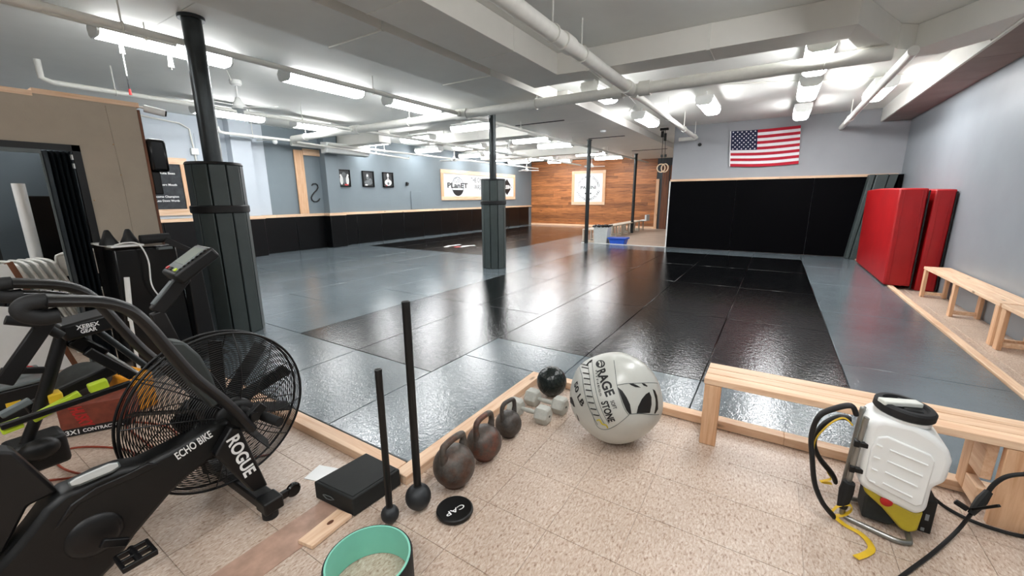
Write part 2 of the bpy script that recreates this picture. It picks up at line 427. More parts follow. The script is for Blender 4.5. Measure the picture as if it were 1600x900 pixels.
# partition: black pads below a timber cap
for x0, x1 in ((-2.63, -.96), (-.96, .72), (.72, 2.2)):
    MB().bx(x0+.003, x1-.003, YP-.05, YP, MAT, 1.915).build('wall_pad', 'pad_wall', wp, bevel=.01)
MB().bx(-2.64, 0, YP-.07, YP, 1.917, 1.975).build('cap_rail', 'pine', wp, bevel=.003)
MB().bx(0.003, 2.24, YP-.07, YP, 1.917, 1.975).build('cap_rail', 'pine', wp, bevel=.003)
MB().bx(-2.66, -2.63, YP-.06, YP+.2, MAT, 1.93).build('corner_trim', 'white_paint', wp, angle=0)
MB().bx(2.2, 2.285, YP-.3, YP, MAT, 1.95).build('wall_pad', 'pad_wall', wp, bevel=.01)

simple('wall_shade', (78, 88, 94), .7, var=.08, scale=1.2, kind='World')
# drywall partition at the left with a doorway
DX = -5.0
wd = struct(MB().prism([(1.53,.0),(1.53,2.33),(-3.9,2.27),(-3.9,0),(-.6,0),(-.6,1.92),(1.07,1.92),(1.07,0)], 'x', DX-.012, DX).build('wall_drywall', 'drywall', angle=0))
for y0, y1, z in ((-3.9, .2, 2.28), (.2, .9, 2.30), (.9, 1.55, 2.32)): MB().bx(DX-.11, DX+.005, y0, y1, z, z+.04).build('top_plate', 'pine_y', wd, angle=0)
for yy in (1.44, 1.08, -.66, -1.2, -1.8): MB().bx(DX-.1, DX-.013, yy, yy+.045, 0, 2.27).build('stud', 'pine_z', wd, angle=0)
MB().bx(DX-.1, DX+.004, 1.531, 1.55, 0, 2.3).build('stud', 'cedar_dark', wd, angle=0)
MB().bx(DX-.02, DX+.012, 1.05, 1.10, 0, 1.95).build('door_jamb', 'black_plastic', wd, angle=0)
MB().bx(DX-.02, DX+.012, -.6, 1.10, 1.90, 1.95).build('door_jamb', 'black_plastic', wd, angle=0)
MB().tube([(DX+.001, 1.32, 2.3), (DX+.001, 1.335, 1.6), (DX+.001, 1.33, .9), (DX+.001, 1.34, .1)], .003, 4).build('tape_joint', 'drywall', wd)
for p in ((1.32,1.98),(1.33,1.72),(1.12,1.5),(1.2,1.14)): MB().sphere((DX, p[0], p[1]), .006, 6, 4).build('screw_head', 'tan_card', wd)
MB().bx(DX-2.4, DX-2.3, -3.9, 1.5, 0, 2.2).build('wall_storage', 'wall_shade', angle=0)['kind'] = 'structure'
struct(MB().bx(DX-2.3, DX-.1, 1.48, 1.53, 0, 2.2).build('wall_storage_end', 'wall_dark', angle=0))

# ================================================================ ducts, soffits
def duct(name, label, segs, mat='duct_paint', seams=()):
    p = segs[0]; o = thing(name, (p[0], p[2], p[4]), label, 'duct')
    for s_ in segs: MB().bx(*s_).build('duct_section', mat, o, bevel=.004)
    for s_ in seams: MB().bx(*s_).build('duct_flange', 'pipe_paint', o, angle=0)
    return o
T = CEIL-.002
ya = [-3.9, 1.1, 3.2, 5.1, 7.2]
duct('ceiling_duct', 'long flat grey duct with cross seams running beside the padded pillar', [(-4.45, -3.58, a+.003, b-.003, 3.17, T) for a, b in zip(ya, ya[1:])],
     seams=[(-4.46, -3.57, a-.015, a+.015, 3.155, T) for a in ya[1:-1]])
for y in (2.55, 6.35): MB().bx(-4.5, -4.44, y, y+.55, 3.20, 3.25).build('vent_slot', 'strap_black', bpy.data.objects['ceiling_duct'], angle=0)
duct('ceiling_soffit', 'wide boxed soffit around the bare steel posts towards the wooden wall', [(-5.75, -3.42, a+.003, b-.003, 3.22, T) for a, b in ((7.3, 9.4), (9.4, 12), (12, 14.6), (14.6, 17.2), (17.2, 20.2))])
for y, a, b in ((9.0,-5.6,-4.3), (12.2,-5.0,-3.9), (16.3,-4.9,-3.6)): MB().bx(a, b, y, y+.035, 3.205, 3.225).build('vent_slot', 'strap_black', bpy.data.objects['ceiling_soffit'], angle=0)
duct('ceiling_soffit', 'shallow dropped ceiling strip that the near padded pillar meets', [(-5.82, -4.47, a+.003, b-.003, 3.25, T) for a, b in ((-3.9, 2.0), (2.0, 7.2))], 'ceiling_paint')
yb = [-3.9, .9, 2.8, 4.35, 5.9]
duct('ceiling_duct', 'deep square duct ending in the middle of the ceiling next to the thick white pipe', [(-3.32, -2.72, a+.003, b-.003, 3.13, T) for a, b in zip(yb, yb[1:])],
     seams=[(-3.325, -2.715, a-.006, a+.006, 3.125, T) for a in yb[1:-1]])
d3 = thing('ceiling_duct', (0, 5.8, 3.13), 'white cross duct with a slanted jog in front of the flag', 'duct')
fr = [(-2.72,5.45),(-2.3,5.5),(-.85,5.52),(.48,5.56),(.97,6.72),(1.14,6.86),(2.28,5.35)]
bk = [(-2.72,5.9),(-2.3,5.95),(-.85,5.98),(.45,6.0),(.8,7.18),(1.42,7.22),(2.28,6.35)]
for k in range(6):
    pts = [fr[k], fr[k+1], bk[k+1], bk[k]]
    MB().prism(pts, 'z', 3.13, T).build('duct_section', 'duct_paint', d3, bevel=.003)
for k in (1, 2): MB().prism([(fr[k][0]-.02,fr[k][1]-.008),(fr[k][0]+.02,fr[k][1]-.008),(bk[k][0]+.02,bk[k][1]+.008),(bk[k][0]-.02,bk[k][1]+.008)], 'z', 3.122, T).build('duct_flange', 'pipe_paint', d3, angle=0)
s4 = thing('wall_soffit', (2.05, 9, 3.13), 'low boxed soffit running along the top of the grey right wall', 'soffit')
yy = [4.0, 5.2, 6.3, 7.6, 8.9, 10.2, 11.5, 12.69]
for a, b in zip(yy, yy[1:]): MB().bx(1.80, 2.285, a+.004, b-.004, 3.11, 3.128).build('soffit_board', 'soffit_board', s4, angle=0)
MB().bx(1.77, 1.80, 6.95, 12.69, 3.105, T).build('soffit_side', 'duct_paint', s4, angle=0); MB().bx(1.77, 1.80, 4.0, 6.95, 3.105, 3.128).build('soffit_side', 'duct_paint', s4, angle=0)
duct('ceiling_duct', 'short white branch duct crossing the ceiling behind the middle padded post', [(-9.3, -7.4, 9.9, 10.4, 3.12, T), (-7.4, -5.76, 9.9, 10.4, 3.12, T)])
duct('ceiling_duct', 'white branch duct near the left wall above the framed pictures', [(-11.5, -9.6, 8.2, 8.6, 3.05, T)])
duct('ceiling_duct', 'far white branch duct in front of the wooden wall', [(-11.2, -8.6, 15.1, 15.5, 3.12, T), (-8.6, -5.76, 15.1, 15.5, 3.12, T)])

# ================================================================ pipes
def pipe(label, path, r, hang=(), fit=(), seg=12):
    o = thing('ceiling_pipe', path[0], label, 'pipe')
    MB().tube(path, r, seg).build('pipe_run', 'pipe_paint', o, angle=60)
    for p in hang: MB().cyl((p[0],p[1],p[2]), (p[0],p[1],T), .008, 6).tube([(p[0]+math.cos(a)*(r+.008)*(1 if abs(path[-1][0]-path[0][0]) < abs(path[-1][1]-path[0][1]) else 0), p[1]+math.cos(a)*(r+.008)*(0 if abs(path[-1][0]-path[0][0]) < abs(path[-1][1]-path[0][1]) else 1), p[2]+math.sin(a)*(r+.008)) for a in [2*PI*k/12 for k in range(12)]], .008, 5, closed=True).build('hanger', 'pipe_paint', o)
    for a, b, rr in fit: MB().cyl(a, b, rr, 14).build('pipe_collar', 'pipe_paint', o)
    return o
ZP = 3.04
pipe('grey sprinkler pipe running the whole length of the hall over the pillars', [(-5.2,-3.9,ZP),(-5.2,19.9,ZP)], .033, [(-5.2,y,ZP) for y in (1.6,4.4,8.6,11.5,14.5,17.3)], [((-5.2,6.3,ZP),(-5.2,6.62,ZP),.05),((-5.2,.85,ZP),(-5.2,1.1,ZP),.045)])
pipe('dark capped pipe stub ending beside the near ceiling light', [(-5.6,-3.9,3.13),(-5.6,2.15,3.13)], .036, [(-5.6,1.9,3.13)])
pipe('thin white sprinkler pipe with a short riser left of the padded pillar', [(-8.35,1.62,3.3),(-8.35,1.62,3.08),(-8.35,1.72,ZP),(-8.35,19.5,ZP)], .036, [(-8.35,y,ZP) for y in (2.35,5.2,9.5,13.5,17)], [((-8.35,6.33,ZP),(-8.35,6.6,ZP),.055)])
pipe('thick white main pipe crossing the ceiling from wall to wall', [(-10.9,6.47,ZP),(.9,6.47,ZP)], .08, [(x,6.47,ZP) for x in (-10.3,-6.6,-3.6,.3)], [((-2.12,6.47,ZP),(-2.28,6.47,ZP),.1),((-1.88,6.47,ZP),(-1.72,6.47,ZP),.1),((-5.33,6.47,ZP),(-5.07,6.47,ZP),.1),((-8.48,6.47,ZP),(-8.22,6.47,ZP),.1)])
pipe('heavy white pipe overhead that meets the main pipe by the cross duct', [(-2.0,-3.9,ZP),(-2.0,6.47,ZP)], .075, [(-2.0,3.9,ZP),(-2.0,4.6,ZP)], [((-2.0,4.1,ZP),(-2.0,4.32,ZP),.09),((-2.0,6.2,ZP),(-2.0,6.4,ZP),.095)])
pipe('white branch pipe ending in an elbow at the partition wall', [(-2.0,6.5,ZP-.02),(-2.0,12.35,ZP-.02),(-2.05,12.42,ZP-.02),(-2.45,12.42,ZP-.02)], .05, [(-2.0,y,ZP-.02) for y in (8.9,10.6,12.1)], [((-2.0,6.6,ZP-.02),(-2.0,6.75,ZP-.02),.066)])
pipe('white pipe dropping away towards the partition wall right of the flag', [(1.08,6.5,ZP),(1.08,12.66,ZP)], .052, [(1.08,11.2,ZP)])
pipe('short white pipe beside the left wall in front of the pale wall panel', [(-10.95,4.75,3.12),(-10.95,4.78,3.02),(-10.95,4.9,3.0),(-10.95,6.45,3.0)], .033, [(-10.95,5.5,3.0)])
pipe('thin white pipe hanging above the three framed pictures', [(-10.95,6.6,2.98),(-10.95,10.6,2.84),(-10.95,10.6,2.9)], .026, [(-10.95,9.2,2.9)])
pipe('white capped pipe stub next to the wall air conditioner', [(-11.15,6.55,2.95),(-11.15,8.3,2.95)], .06, ())
pipe('thin white pipe along the far left edge of the ceiling', [(-10.9,7.5,3.0),(-10.9,19.8,3.0)], .03, [(-10.9,y,3.0) for y in (9.5,13,17)])
def conduit(label, path, r=.012):
    return tag(MB().tube(path, r, 6).build('conduit', 'pipe_paint'), label, 'conduit')
conduit('thin conduit feeding the row of lights left of the padded pillar', [(-6.35,-3.9,3.37),(-6.35,7.0,3.37)])
conduit('thin conduit with a junction feeding the lights in front of the flag', [(-2.7,8.3,3.38),(-1.3,8.2,3.38),(.1,8.9,3.38),(.9,9.3,3.38),(1.7,9.4,3.38)])
conduit('two bent conduits running down the pale left wall', [(-11.55,3.0,3.3),(-11.55,4.25,3.18),(-11.55,4.42,3.08),(-11.55,4.45,2.6),(-11.55,4.5,1.1)], .018)
conduit('diagonal conduit stretched between pillar top and ceiling fan', [(-5.1,2.2,3.37),(-7.6,3.6,3.37)], .008)
conduit('cable drooping across the ceiling near the deep square duct', [(-2.6,6.2,3.36),(-2.4,7.2,3.28),(-2.5,8.4,3.24),(-2.9,9.3,3.3)], .008)
tag(MB().bx(-11.58,-11.5,4.38,4.52,2.52,2.66).build('junction_box','white_paint',bevel=.005), 'white junction box on the pale left wall', 'electrical box')
tag(MB().bx(-1.55,-1.15,7.55,7.85,3.36,3.398).build('junction_box','duct_paint',bevel=.004), 'grey junction plate on the ceiling above the light left of the flag', 'electrical box')

# ================================================================ ceiling lights
def light(x, y, L, along, label, group, hang=0):
    zb = 3.13; o = thing('ceiling_light', (x, y, zb), label, 'light', group); w_ = .15
    def P(mb_pts): return [((p[1],p[0]) if along == 'y' else p) for p in mb_pts]
    prof = [(-w_, .10), (-w_*.86, .03), (-w_*.55, 0), (w_*.55, 0), (w_*.86, .03), (w_, .10)]
    d = MB(); ax = 'y' if along == 'y' else 'x'
    if along == 'y': d.prism([(x+a, zb+b) for a, b in prof], 'y', y-L/2+.025, y+L/2-.025)
    else: d.prism([(y+a, zb+b) for a, b in prof], 'x', x-L/2+.025, x+L/2-.025)
    d.build('diffuser', 'diffuser', o, angle=0)
    hs = MB(); e = MB()
    if along == 'y':
        hs.bx(x-.152, x+.152, y-L/2+.02, y+L/2-.02, zb+.101, zb+.16)
        for s_ in (-1, 1): MB().prism([(x+a*1.03, zb-.004+b*1.05) for a, b in prof]+[(x+.11,zb+.16),(x-.11,zb+.16)], 'y', y+s_*(L/2-.025), y+s_*L/2).build('end_cap', 'white_paint', o, angle=0)
    else:
        hs.bx(x-L/2+.02, x+L/2-.02, y-.152, y+.152, zb+.101, zb+.16)
        for s_ in (-1, 1): MB().prism([(y+a*1.03, zb-.004+b*1.05) for a, b in prof]+[(y+.11,zb+.16),(y-.11,zb+.16)], 'x', x+s_*(L/2-.025), x+s_*L/2).build('end_cap', 'white_paint', o, angle=0)
    hs.build('housing', 'white_paint', o, angle=0)
    st = MB()
    for s_ in (-.3, .3):
        p = (x, y+s_*L) if along == 'y' else (x+s_*L, y)
        MB().cyl((p[0],p[1],zb+.16), (p[0],p[1],T), .012, 6).build('stem', 'white_paint', o, angle=0)
    return o
gN, gF = 'lengthwise strip lights', 'crosswise strip lights over the far mats'
for x, y, L, lab in ((-6.05,2.24,1.25,'bright strip light behind the bare top of the near padded pillar'),(-6.05,4.2,1.28,'bright strip light right of the white ceiling fan by the near pillar'),(-6.05,6.05,1.28,'strip light just before the thick main pipe, right of the near pillar'),
    (-9.65,4.45,1.3,'strip light partly behind the ceiling fan and near pillar, by the pale wall'),(-9.65,6.4,1.25,'strip light above the timber post on the left wall'),
    (-2.72,10.0,1.3,'strip light beside the hanging gymnastic rings'),(-1.32,9.2,1.2,'strip light on bent conduits left of the flag'),(.24,8.75,1.25,'strip light straight above the flag, nearer of two'),(.24,11.0,1.15,'strip light straight above the flag, against the partition wall'),
    (1.24,9.5,1.2,'strip light behind the slanting white pipe right of the flag'),(.24,6.9,1.25,'strip light seen past the cross duct and thick pipe'),(.24,4.1,1.25,'strip light at the top edge in front of the cross duct'),(-2.72,7.1,1.0,'strip light peeking out past the end of the deep square duct'),
    (-6.05,-.4,1.25,'strip light at upper left above the drywall partition'),(-1.6,-1.6,1.25,'strip light over the tile floor behind the view'),(.24,1.3,1.25,'strip light above the tile floor, next in line before the one over the cross duct'),(.24,-1.6,1.25,'strip light by the wall behind the view')):
    light(x, y, L, 'y', lab, gN)
names = {8.5:'first', 11.4:'second', 13.0:'third', 16.2:'fourth', 18.3:'fifth'}
for y in (8.5, 11.4, 13.0, 16.2, 18.3): light(-6.5, y, 1.27, 'x', 'crosswise strip light next to the boxed soffit, %s from the main pipe' % names[y], gF)
for k, y in enumerate((9.2, 11.7, 13.4, 16.9, 18.7)): light(-9.1, y, 1.2, 'x', 'crosswise strip light in the middle of the far mats, %s from the main pipe' % list(names.values())[k], gF)
for k, y in enumerate((9.1, 11.5, 14.0, 16.2, 17.8)): light(-10.85, y, 1.15, 'x', 'crosswise strip light near the left wall, %s from the main pipe' % list(names.values())[k], gF)

# ================================================================ pillars
def pillar(x, y, zt, padded, label, r=.085):
    o = thing('padded_pillar' if padded else 'steel_post', (x, y, 0), label, 'pillar')
    MB().cyl((x,y,0), (x,y,zt), r, 20).build('post', 'steel_dark', o, angle=60)
    MB().cyl((x,y,zt-.03), (x,y,zt), r*1.35, 20).build('collar', 'steel_dark', o)
    if padded:
        R = .255; n = 10
        for k in range(n):
            a0, a1 = 2*PI*(k+.04)/n, 2*PI*(k+.96)/n
            pts = [(x+R*math.cos(a0), y+R*math.sin(a0)), (x+R*math.cos(a1), y+R*math.sin(a1)), (x+(R-.1)*math.cos(a1), y+(R-.1)*math.sin(a1)), (x+(R-.1)*math.cos(a0), y+(R-.1)*math.sin(a0))]
            MB().prism(pts, 'z', MAT, 1.85).build('pad_panel', 'pad_grey', o, bevel=.01)
        MB().lathe([(R+.002,1.36),(R+.012,1.37),(R+.012,1.43),(R+.002,1.44)], (x,y,0), n*2).build('strap', 'strap_black', o)
        MB().lathe([(R-.03,1.848),(R+.004,1.85),(R-.01,1.875),(.1,1.88)], (x,y,0), n*2).build('pad_top', 'strap_black', o)
    return o
pillar(-5.04, 2.1, 3.248, True, 'near square-sided pillar wrapped in dark grey pads, black pipe above', .085)
pillar(-4.98, 7.13, 3.248, True, 'middle post wrapped in grey pads, standing on the mats by the black square', .07)
pillar(-5.07, 12.46, 3.218, False, 'bare dark steel post beside the grey bin', .06)
pillar(-5.07, 17.5, 3.218, False, 'farthest bare steel post, rising behind the row of benches', .06)
# ================================================================ benches
def plankbox(o, name, x0, x1, y0, y1, z0, z1, mat): return MB().bx(x0,x1,y0,y1,z0,z1).build(name, mat, o, bevel=.004)
def bench_x(x0, x1, y0, y1, h, label, group=None):
    o = thing('wooden_bench', (x0, y0, 0), label, 'bench', group)
    n = 3; wd_ = (y1-y0)/n
    for k in range(n): plankbox(o, 'seat_plank', x0, x1, y0+k*wd_+.003, y0+(k+1)*wd_-.003, h-.038, h, 'pine')
    plankbox(o, 'leg', x0+.005, x0+.095, y0+.005, y0+.043, 0, h-.04, 'pine_z'); plankbox(o, 'leg', x0+.005, x0+.043, y1-.095, y1-.005, .057, h-.04, 'pine_z')
    xr = x1-.18
    plankbox(o, 'leg', xr, xr+.115, y0+.005, y0+.043, 0, h-.04, 'pine_z')
    plankbox(o, 'leg', xr-.045, xr-.005, y1-.1, y1-.005, .057, h-.04, 'pine_z')
    plankbox(o, 'stretcher', xr-.045, xr-.005, y0+.05, y1-.1, .057, .15, 'pine_y'); plankbox(o, 'stretcher', xr-.045, xr-.005, y0+.05, y1-.1, .2, h-.04, 'pine_y')
    return o
bench_x(-.25, 1.17, 2.54, 2.82, .435, 'long pine plank bench right behind the white sprayer')
def bench_y(x0, x1, y0, y1, h, frames, label, group, mat='pine_y', matz='pine_z', z0=0):
    o = thing('wooden_bench', ((x0+x1)/2, y0, z0), label, 'bench', group)
    wd_ = (x1-x0)/2
    for k in range(2): plankbox(o, 'seat_plank', x0+k*wd_+.002, x0+(k+1)*wd_-.002, y0, y1, h-.038, h, mat)
    for y in frames:
        plankbox(o, 'leg', x0+.004, x0+.042, y, y+.085, z0, h-.04, matz); plankbox(o, 'leg', x1-.042, x1-.004, y, y+.085, z0, h-.04, matz)
        plankbox(o, 'stretcher', x0+.042, x1-.042, y+.02, y+.06, z0+.03, z0+.075, mat)
    return o
bench_y(1.98, 2.27, 5.9, 8.45, .45, (8.34, 7.12, 5.91), 'pine bench against the right wall next to the red crash mats', 'benches along the right wall')
bench_y(1.98, 2.27, 3.35, 5.86, .45, (5.76, 4.6, 3.36), 'pine bench cut off by the right edge of the photo', 'benches along the right wall')
simple('bench_grey', (196, 184, 168), .55, var=.08, kind='World')
ys = [13.0, 14.55, 16.1, 17.65, 19.2]
for k in range(4):
    bench_y(-5.45, -5.02, ys[k]+.02, ys[k+1]-.02, .45, (ys[k]+.03, ys[k]+.75, ys[k+1]-.12), 'pale low bench in the far row by the posts, %s from the grey bin' % ('first','second','third','fourth')[k], 'row of far benches', 'bench_grey', 'bench_grey')

# ================================================================ right side: crash mats, leaning pad, flag
def crash(x0, x1, y0, y1, z1, lean, label):
    o = thing('crash_mat', ((x0+x1)/2, y0, 0), label, 'crash mat', 'red crash mats')
    m_ = MB(); nx, ny, nz = 4, 10, 8
    r = random.Random(int(x0*100))
    vs = []; idx = {}
    def pt(i, j, k):
        key = (i,j,k)
        if key not in idx:
            u, v, t = i/nx, j/ny, k/nz
            bul = .022*math.sin(PI*v)*math.sin(PI*t)
            x = x0+(x1-x0)*u+(bul if u == 1 else -bul if u == 0 else 0)+lean*t
            y = y0+(y1-y0)*v+((-.02 if v == 0 else .02)*math.sin(PI*u)*math.sin(PI*t) if v in (0,1) else 0)
            zb = .06 if x0 < 1.8 else .004
            z = zb+(z1-zb)*t+(.02*math.sin(PI*v)*(1 if t == 1 else 0))
            idx[key] = len(vs); vs.append(Vector((x+r.uniform(-.003,.003), y, z)))
        return idx[key]
    fs = []
    for j in range(ny):
        for k in range(nz):
            for i in (0, nx): fs.append((pt(i,j,k),pt(i,j+1,k),pt(i,j+1,k+1),pt(i,j,k+1)))
    for i in range(nx):
        for k in range(nz):
            for j in (0, ny): fs.append((pt(i,j,k),pt(i+1,j,k),pt(i+1,j,k+1),pt(i,j,k+1)))
        for j in range(ny):
            for k in (0, nz): fs.append((pt(i,j,k),pt(i+1,j,k),pt(i+1,j+1,k),pt(i,j+1,k)))
    m_.add(vs, fs); m_.build('cover', 'red_vinyl', o, bevel=.02, angle=50)
    MB().bx(x1+lean*.5-.004, x1+lean*.5+.012, y0-.012, y0+.02, .03, z1-.03).build('zip_flap', 'black_rubber', o)
    for dx in (.06, (x1-x0)-.06): MB().tube([(x0+dx, y0-.004, .1), (x0+dx+lean*.5, y0-.022, z1*.5), (x0+dx+lean, y0-.002, z1-.03)], .004, 5).build('piping', 'red_vinyl', o)
    return o
crash(1.63, 1.965, 8.84, 11.7, 1.60, -.015, 'front red vinyl crash mat standing on the mat edge')
crash(2.015, 2.25, 8.84, 11.5, 1.58, .012, 'rear red vinyl crash mat standing against the grey right wall')
gp = thing('leaning_pad', (1.7, 12.5, MAT), 'dark grey gym pad leaning beside the black padded wall behind the red mats', 'gym pad')
MB().prism([(1.51,MAT+.002),(1.58,MAT+.002),(1.80,1.955),(1.70,1.955)], 'y', 12.32, 12.62).build('panel', 'pad_grey', gp, bevel=.012)
MB().prism([(1.59,MAT+.002),(1.75,MAT+.002),(2.02,1.95),(1.81,1.95)], 'y', 12.25, 12.6).build('panel', 'pad_grey', gp, bevel=.012)
MB().prism([(1.76,MAT+.002),(1.88,MAT+.002),(2.18,1.95),(2.03,1.95)], 'y', 12.28, 12.6).build('panel', 'pad_grey', gp, bevel=.012)
# flag
fo = thing('flag', (-.46, 12.66, 2.27), 'American flag with stars and stripes pinned to the pale partition wall', 'flag')
c00, c10, c11, c01 = [Vector(p) for p in ((-1.15,12.665,2.27),(.35,12.665,2.28),(.29,12.665,3.17),(-1.21,12.665,3.16))]
def fp(u, v, dy=0):
    p = c00*(1-u)*(1-v)+c10*u*(1-v)+c11*u*v+c01*(1-u)*v
    p.z += -.05*math.sin(u*PI*.9)*(1-v)*.4+.035*math.sin(u*PI)*(-1)*.5
    p.y += -.012*math.sin(u*7+v*3)-.006*math.sin(u*17-v*5)-.01+dy; return p
for k in range(13):
    m_ = MB(); n = 24; v0, v1 = k/13, (k+1)/13; vs = []
    for i in range(n+1): vs += [fp(i/n, v0), fp(i/n, v1)]
    for i in range(n+1): vs += [fp(i/n, v0, .003), fp(i/n, v1, .003)]
    o_ = 2*(n+1); fs = [(2*i,2*i+2,2*i+3,2*i+1) for i in range(n)]+[(2*i+o_,2*i+1+o_,2*i+3+o_,2*i+2+o_) for i in range(n)]
    fs += [(2*i,2*i+o_,2*i+2+o_,2*i+2) for i in range(n)]+[(2*i+1,2*i+3,2*i+3+o_,2*i+1+o_) for i in range(n)]
    m_.add(vs, fs).build('stripe', 'flag_red' if k % 2 == 0 else 'flag_white', fo, angle=60)
m_ = MB(); n = 12; vs = []; fs = []
for i in range(n+1):
    for j in range(n+1): vs.append(fp(.4*i/n, 6/13+7/13*j/n, -.002))
for i in range(n):
    for j in range(n): a = i*(n+1)+j; fs.append((a, a+n+1, a+n+2, a+1))
m_.add(vs, fs).build('canton', 'flag_blue', fo, angle=60)
m_ = MB()
for r in range(9):
    for c in range(6 if r % 2 == 0 else 5):
        u = .4*((c+.5)/6 if r % 2 == 0 else (c+1)/6); v = 6/13+7/13*(r+.6)/9.2; ctr = fp(u, v, -.004)
        pts = [ctr+Vector((math.sin(PI*q/5)*(.024 if q % 2 == 0 else .011), 0, math.cos(PI*q/5)*(.024 if q % 2 == 0 else .011))) for q in range(10)]
        m_.add(pts+[ctr], [(q,(q+1)%10,10) for q in range(10)])
m_.build('stars', 'flag_white', fo, angle=0)['kind'] = 'stuff'
MB().tube([fp(0,0)+Vector((-.012,0,0)), fp(0,1)+Vector((-.012,0,0))], .014, 6).build('header_band', 'flag_white', fo)
tag(MB().lathe([(.03,0),(.045,.02),(.045,.05),(.02,.08)], (-1.95,12.64,2.88), 12, 'y').build('wall_sensor','black_plastic'), 'small dark sensor under the pipe elbow on the partition wall', 'sensor')

# gymnastic rings on straps
rg = thing('gymnastic_rings', (-2.83, 12.5, 2.2), 'pair of wooden gymnastic rings hanging on black straps at the partition corner', 'gym rings')
for dx, yw in ((-.05, .5), (.05, -.4)):
    c = Vector((-2.83+dx, 12.45, 2.29)); R = .11
    MB().tube([c+Vector((math.cos(a)*R*math.cos(yw), math.cos(a)*R*math.sin(yw), math.sin(a)*R)) for a in [2*PI*k/28 for k in range(28)]], .016, 10, closed=True).build('ring', 'ring_wood', rg, angle=80)
    MB().beam((c.x, c.y, 2.39), (-2.86+dx*.5, 12.45, 3.3), .04, .006).build('strap', 'strap_black', rg, angle=0)
    MB().box((c.x, c.y-.01, 2.62), (.06, .03, .07)).build('buckle', 'steel_dark', rg, bevel=.004)
MB().box((-2.86, 12.45, 3.33), (.22, .09, .06)).box((-2.9, 12.44, 3.2), (.07, .05, .16)).box((-2.82, 12.44, 3.12), (.06, .05, .2)).build('anchor', 'strap_black', rg, bevel=.004)

# bins
tb = thing('trash_can', (-4.72, 12.95, 0), 'light grey rectangular bin with a black bag folded over its rim', 'trash can')
MB().prism([(-4.93,0),(-4.51,0),(-4.48,.56),(-4.96,.56)], 'y', 12.78, 13.18).build('body', 'can_grey', tb, bevel=.02)
r = random.Random(5); pts = []
for k in range(40):
    a = 2*PI*k/40; q = max(abs(math.cos(a)), abs(math.sin(a))); pts.append((-4.72+.25*math.cos(a)/q*1.0, 12.98+.21*math.sin(a)/q, .575+r.uniform(-.015,.02)))
MB().tube(pts, [.028+r.uniform(-.006,.008) for _ in pts], 7, closed=True).build('bag_rim', 'black_gloss', tb, angle=60)
MB().bx(-4.94,-4.5,12.8,13.16,.53,.55).build('bag', 'black_gloss', tb)
bb_ = thing('recycling_bin', (-4.15, 12.9, 0), 'low blue plastic recycling bin beside the grey bin', 'bin')
MB().prism([(-4.36,0),(-3.94,0),(-3.88,.20),(-4.42,.20)], 'y', 12.72, 13.08).build('body', 'blue_plastic', bb_, bevel=.015)
MB().bx(-4.45,-3.85,12.69,13.11,.19,.235).build('rim', 'blue_plastic', bb_, bevel=.01)
tag(MB().bx(-4.8,-4.72,18.4,18.9,.46,.72).bx(-5.0,-4.8,18.4,18.9,.46,.5).build('folded_sign','white_plastic',bevel=.01), 'small white board standing on the far bench by the last post', 'board')

# ================================================================ wall signs and pictures
def frame(o, x, y0, y1, z0, z1, w_, d, mat='pine_y', matz='pine_z'):
    for a, b_, c, e, m_ in ((y0,y1,z1-w_,z1,mat),(y0,y1,z0,z0+w_,mat),(y0,y0+w_,z0+w_,z1-w_,matz),(y1-w_,y1,z0+w_,z1-w_,matz)):
        MB().bx(x, x+d, a, b_, c, e).build('frame_board', m_, o, bevel=.003)
X0 = XL+.003
bn = thing('banner_sign', (XL, 15.7, 1.41), 'long white banner in a pine frame with a round logo and a black diamond', 'sign')
frame(bn, X0, 12.89, 18.55, 1.41, 2.64, .15, .04)
MB().bx(X0, X0+.012, 13.04, 18.4, 1.56, 2.49).build('panel', 'poster_white', bn, angle=0)
xp = X0+.015
def disc_x(mb, y, z, r, x=None, n=32, r0=0):
    x = xp if x is None else x
    if r0: mb.add([(x, y+q*math.cos(a), z+q*math.sin(a)) for a in [2*PI*k/n for k in range(n)] for q in (r0, r)], [(2*k,2*k+1,(2*k+3)%(2*n),(2*k+2)%(2*n)) for k in range(n)])
    else: mb.add([(x, y+r*math.cos(2*PI*k/n), z+r*math.sin(2*PI*k/n)) for k in range(n)], [tuple(range(n))])
    return mb
lg = MB(); disc_x(lg, 13.95, 1.98, .40, r0=.36); lg.build('logo', 'text_grey', bn, angle=0)
lg = MB(); n = 16
lg.add([(xp+.001, 13.95+.4*math.cos(PI+PI*.12+PI*.76*k/n), 1.98+.4*math.sin(PI+PI*.12+PI*.76*k/n)) for k in range(n+1)], [tuple(range(n+1))]); lg.build('logo', 'text_black', bn, angle=0)
lg = MB(); place_text(lg, '10th', (xp+.001, 13.92, 2.24), (0,1,0), (0,0,1), .2, bold=.01); lg.build('lettering', 'text_grey', bn, angle=0)
lg = MB(); place_text(lg, 'PLanET', (xp+.002, 13.95, 2.02), (0,1,0), (0,0,1), .2, 1.35, bold=.03); lg.build('lettering', 'text_black', bn, angle=0)
lg = MB(); place_text(lg, 'THE ONLY EASY DAY', (xp+.001, 15.95, 2.28), (0,1,0), (0,0,1), .2, 2.2); place_text(lg, 'WAS YESTERDAY', (xp+.001, 15.95, 1.98), (0,1,0), (0,0,1), .2, 1.7); lg.build('lettering', 'text_black', bn, angle=0)
lg = MB(); lg.add([(xp,17.8,1.62),(xp,18.25,2.02),(xp,17.8,2.42),(xp,17.35,2.02)], [(0,1,2,3)]); lg.build('diamond', 'text_black', bn, angle=0)
lg = MB(); place_text(lg, 'PASSINI', (xp+.002, 17.8, 2.02), (0,1,0), (0,0,1), .17, .78, bold=.02); lg.build('lettering', 'text_white', bn, angle=0)
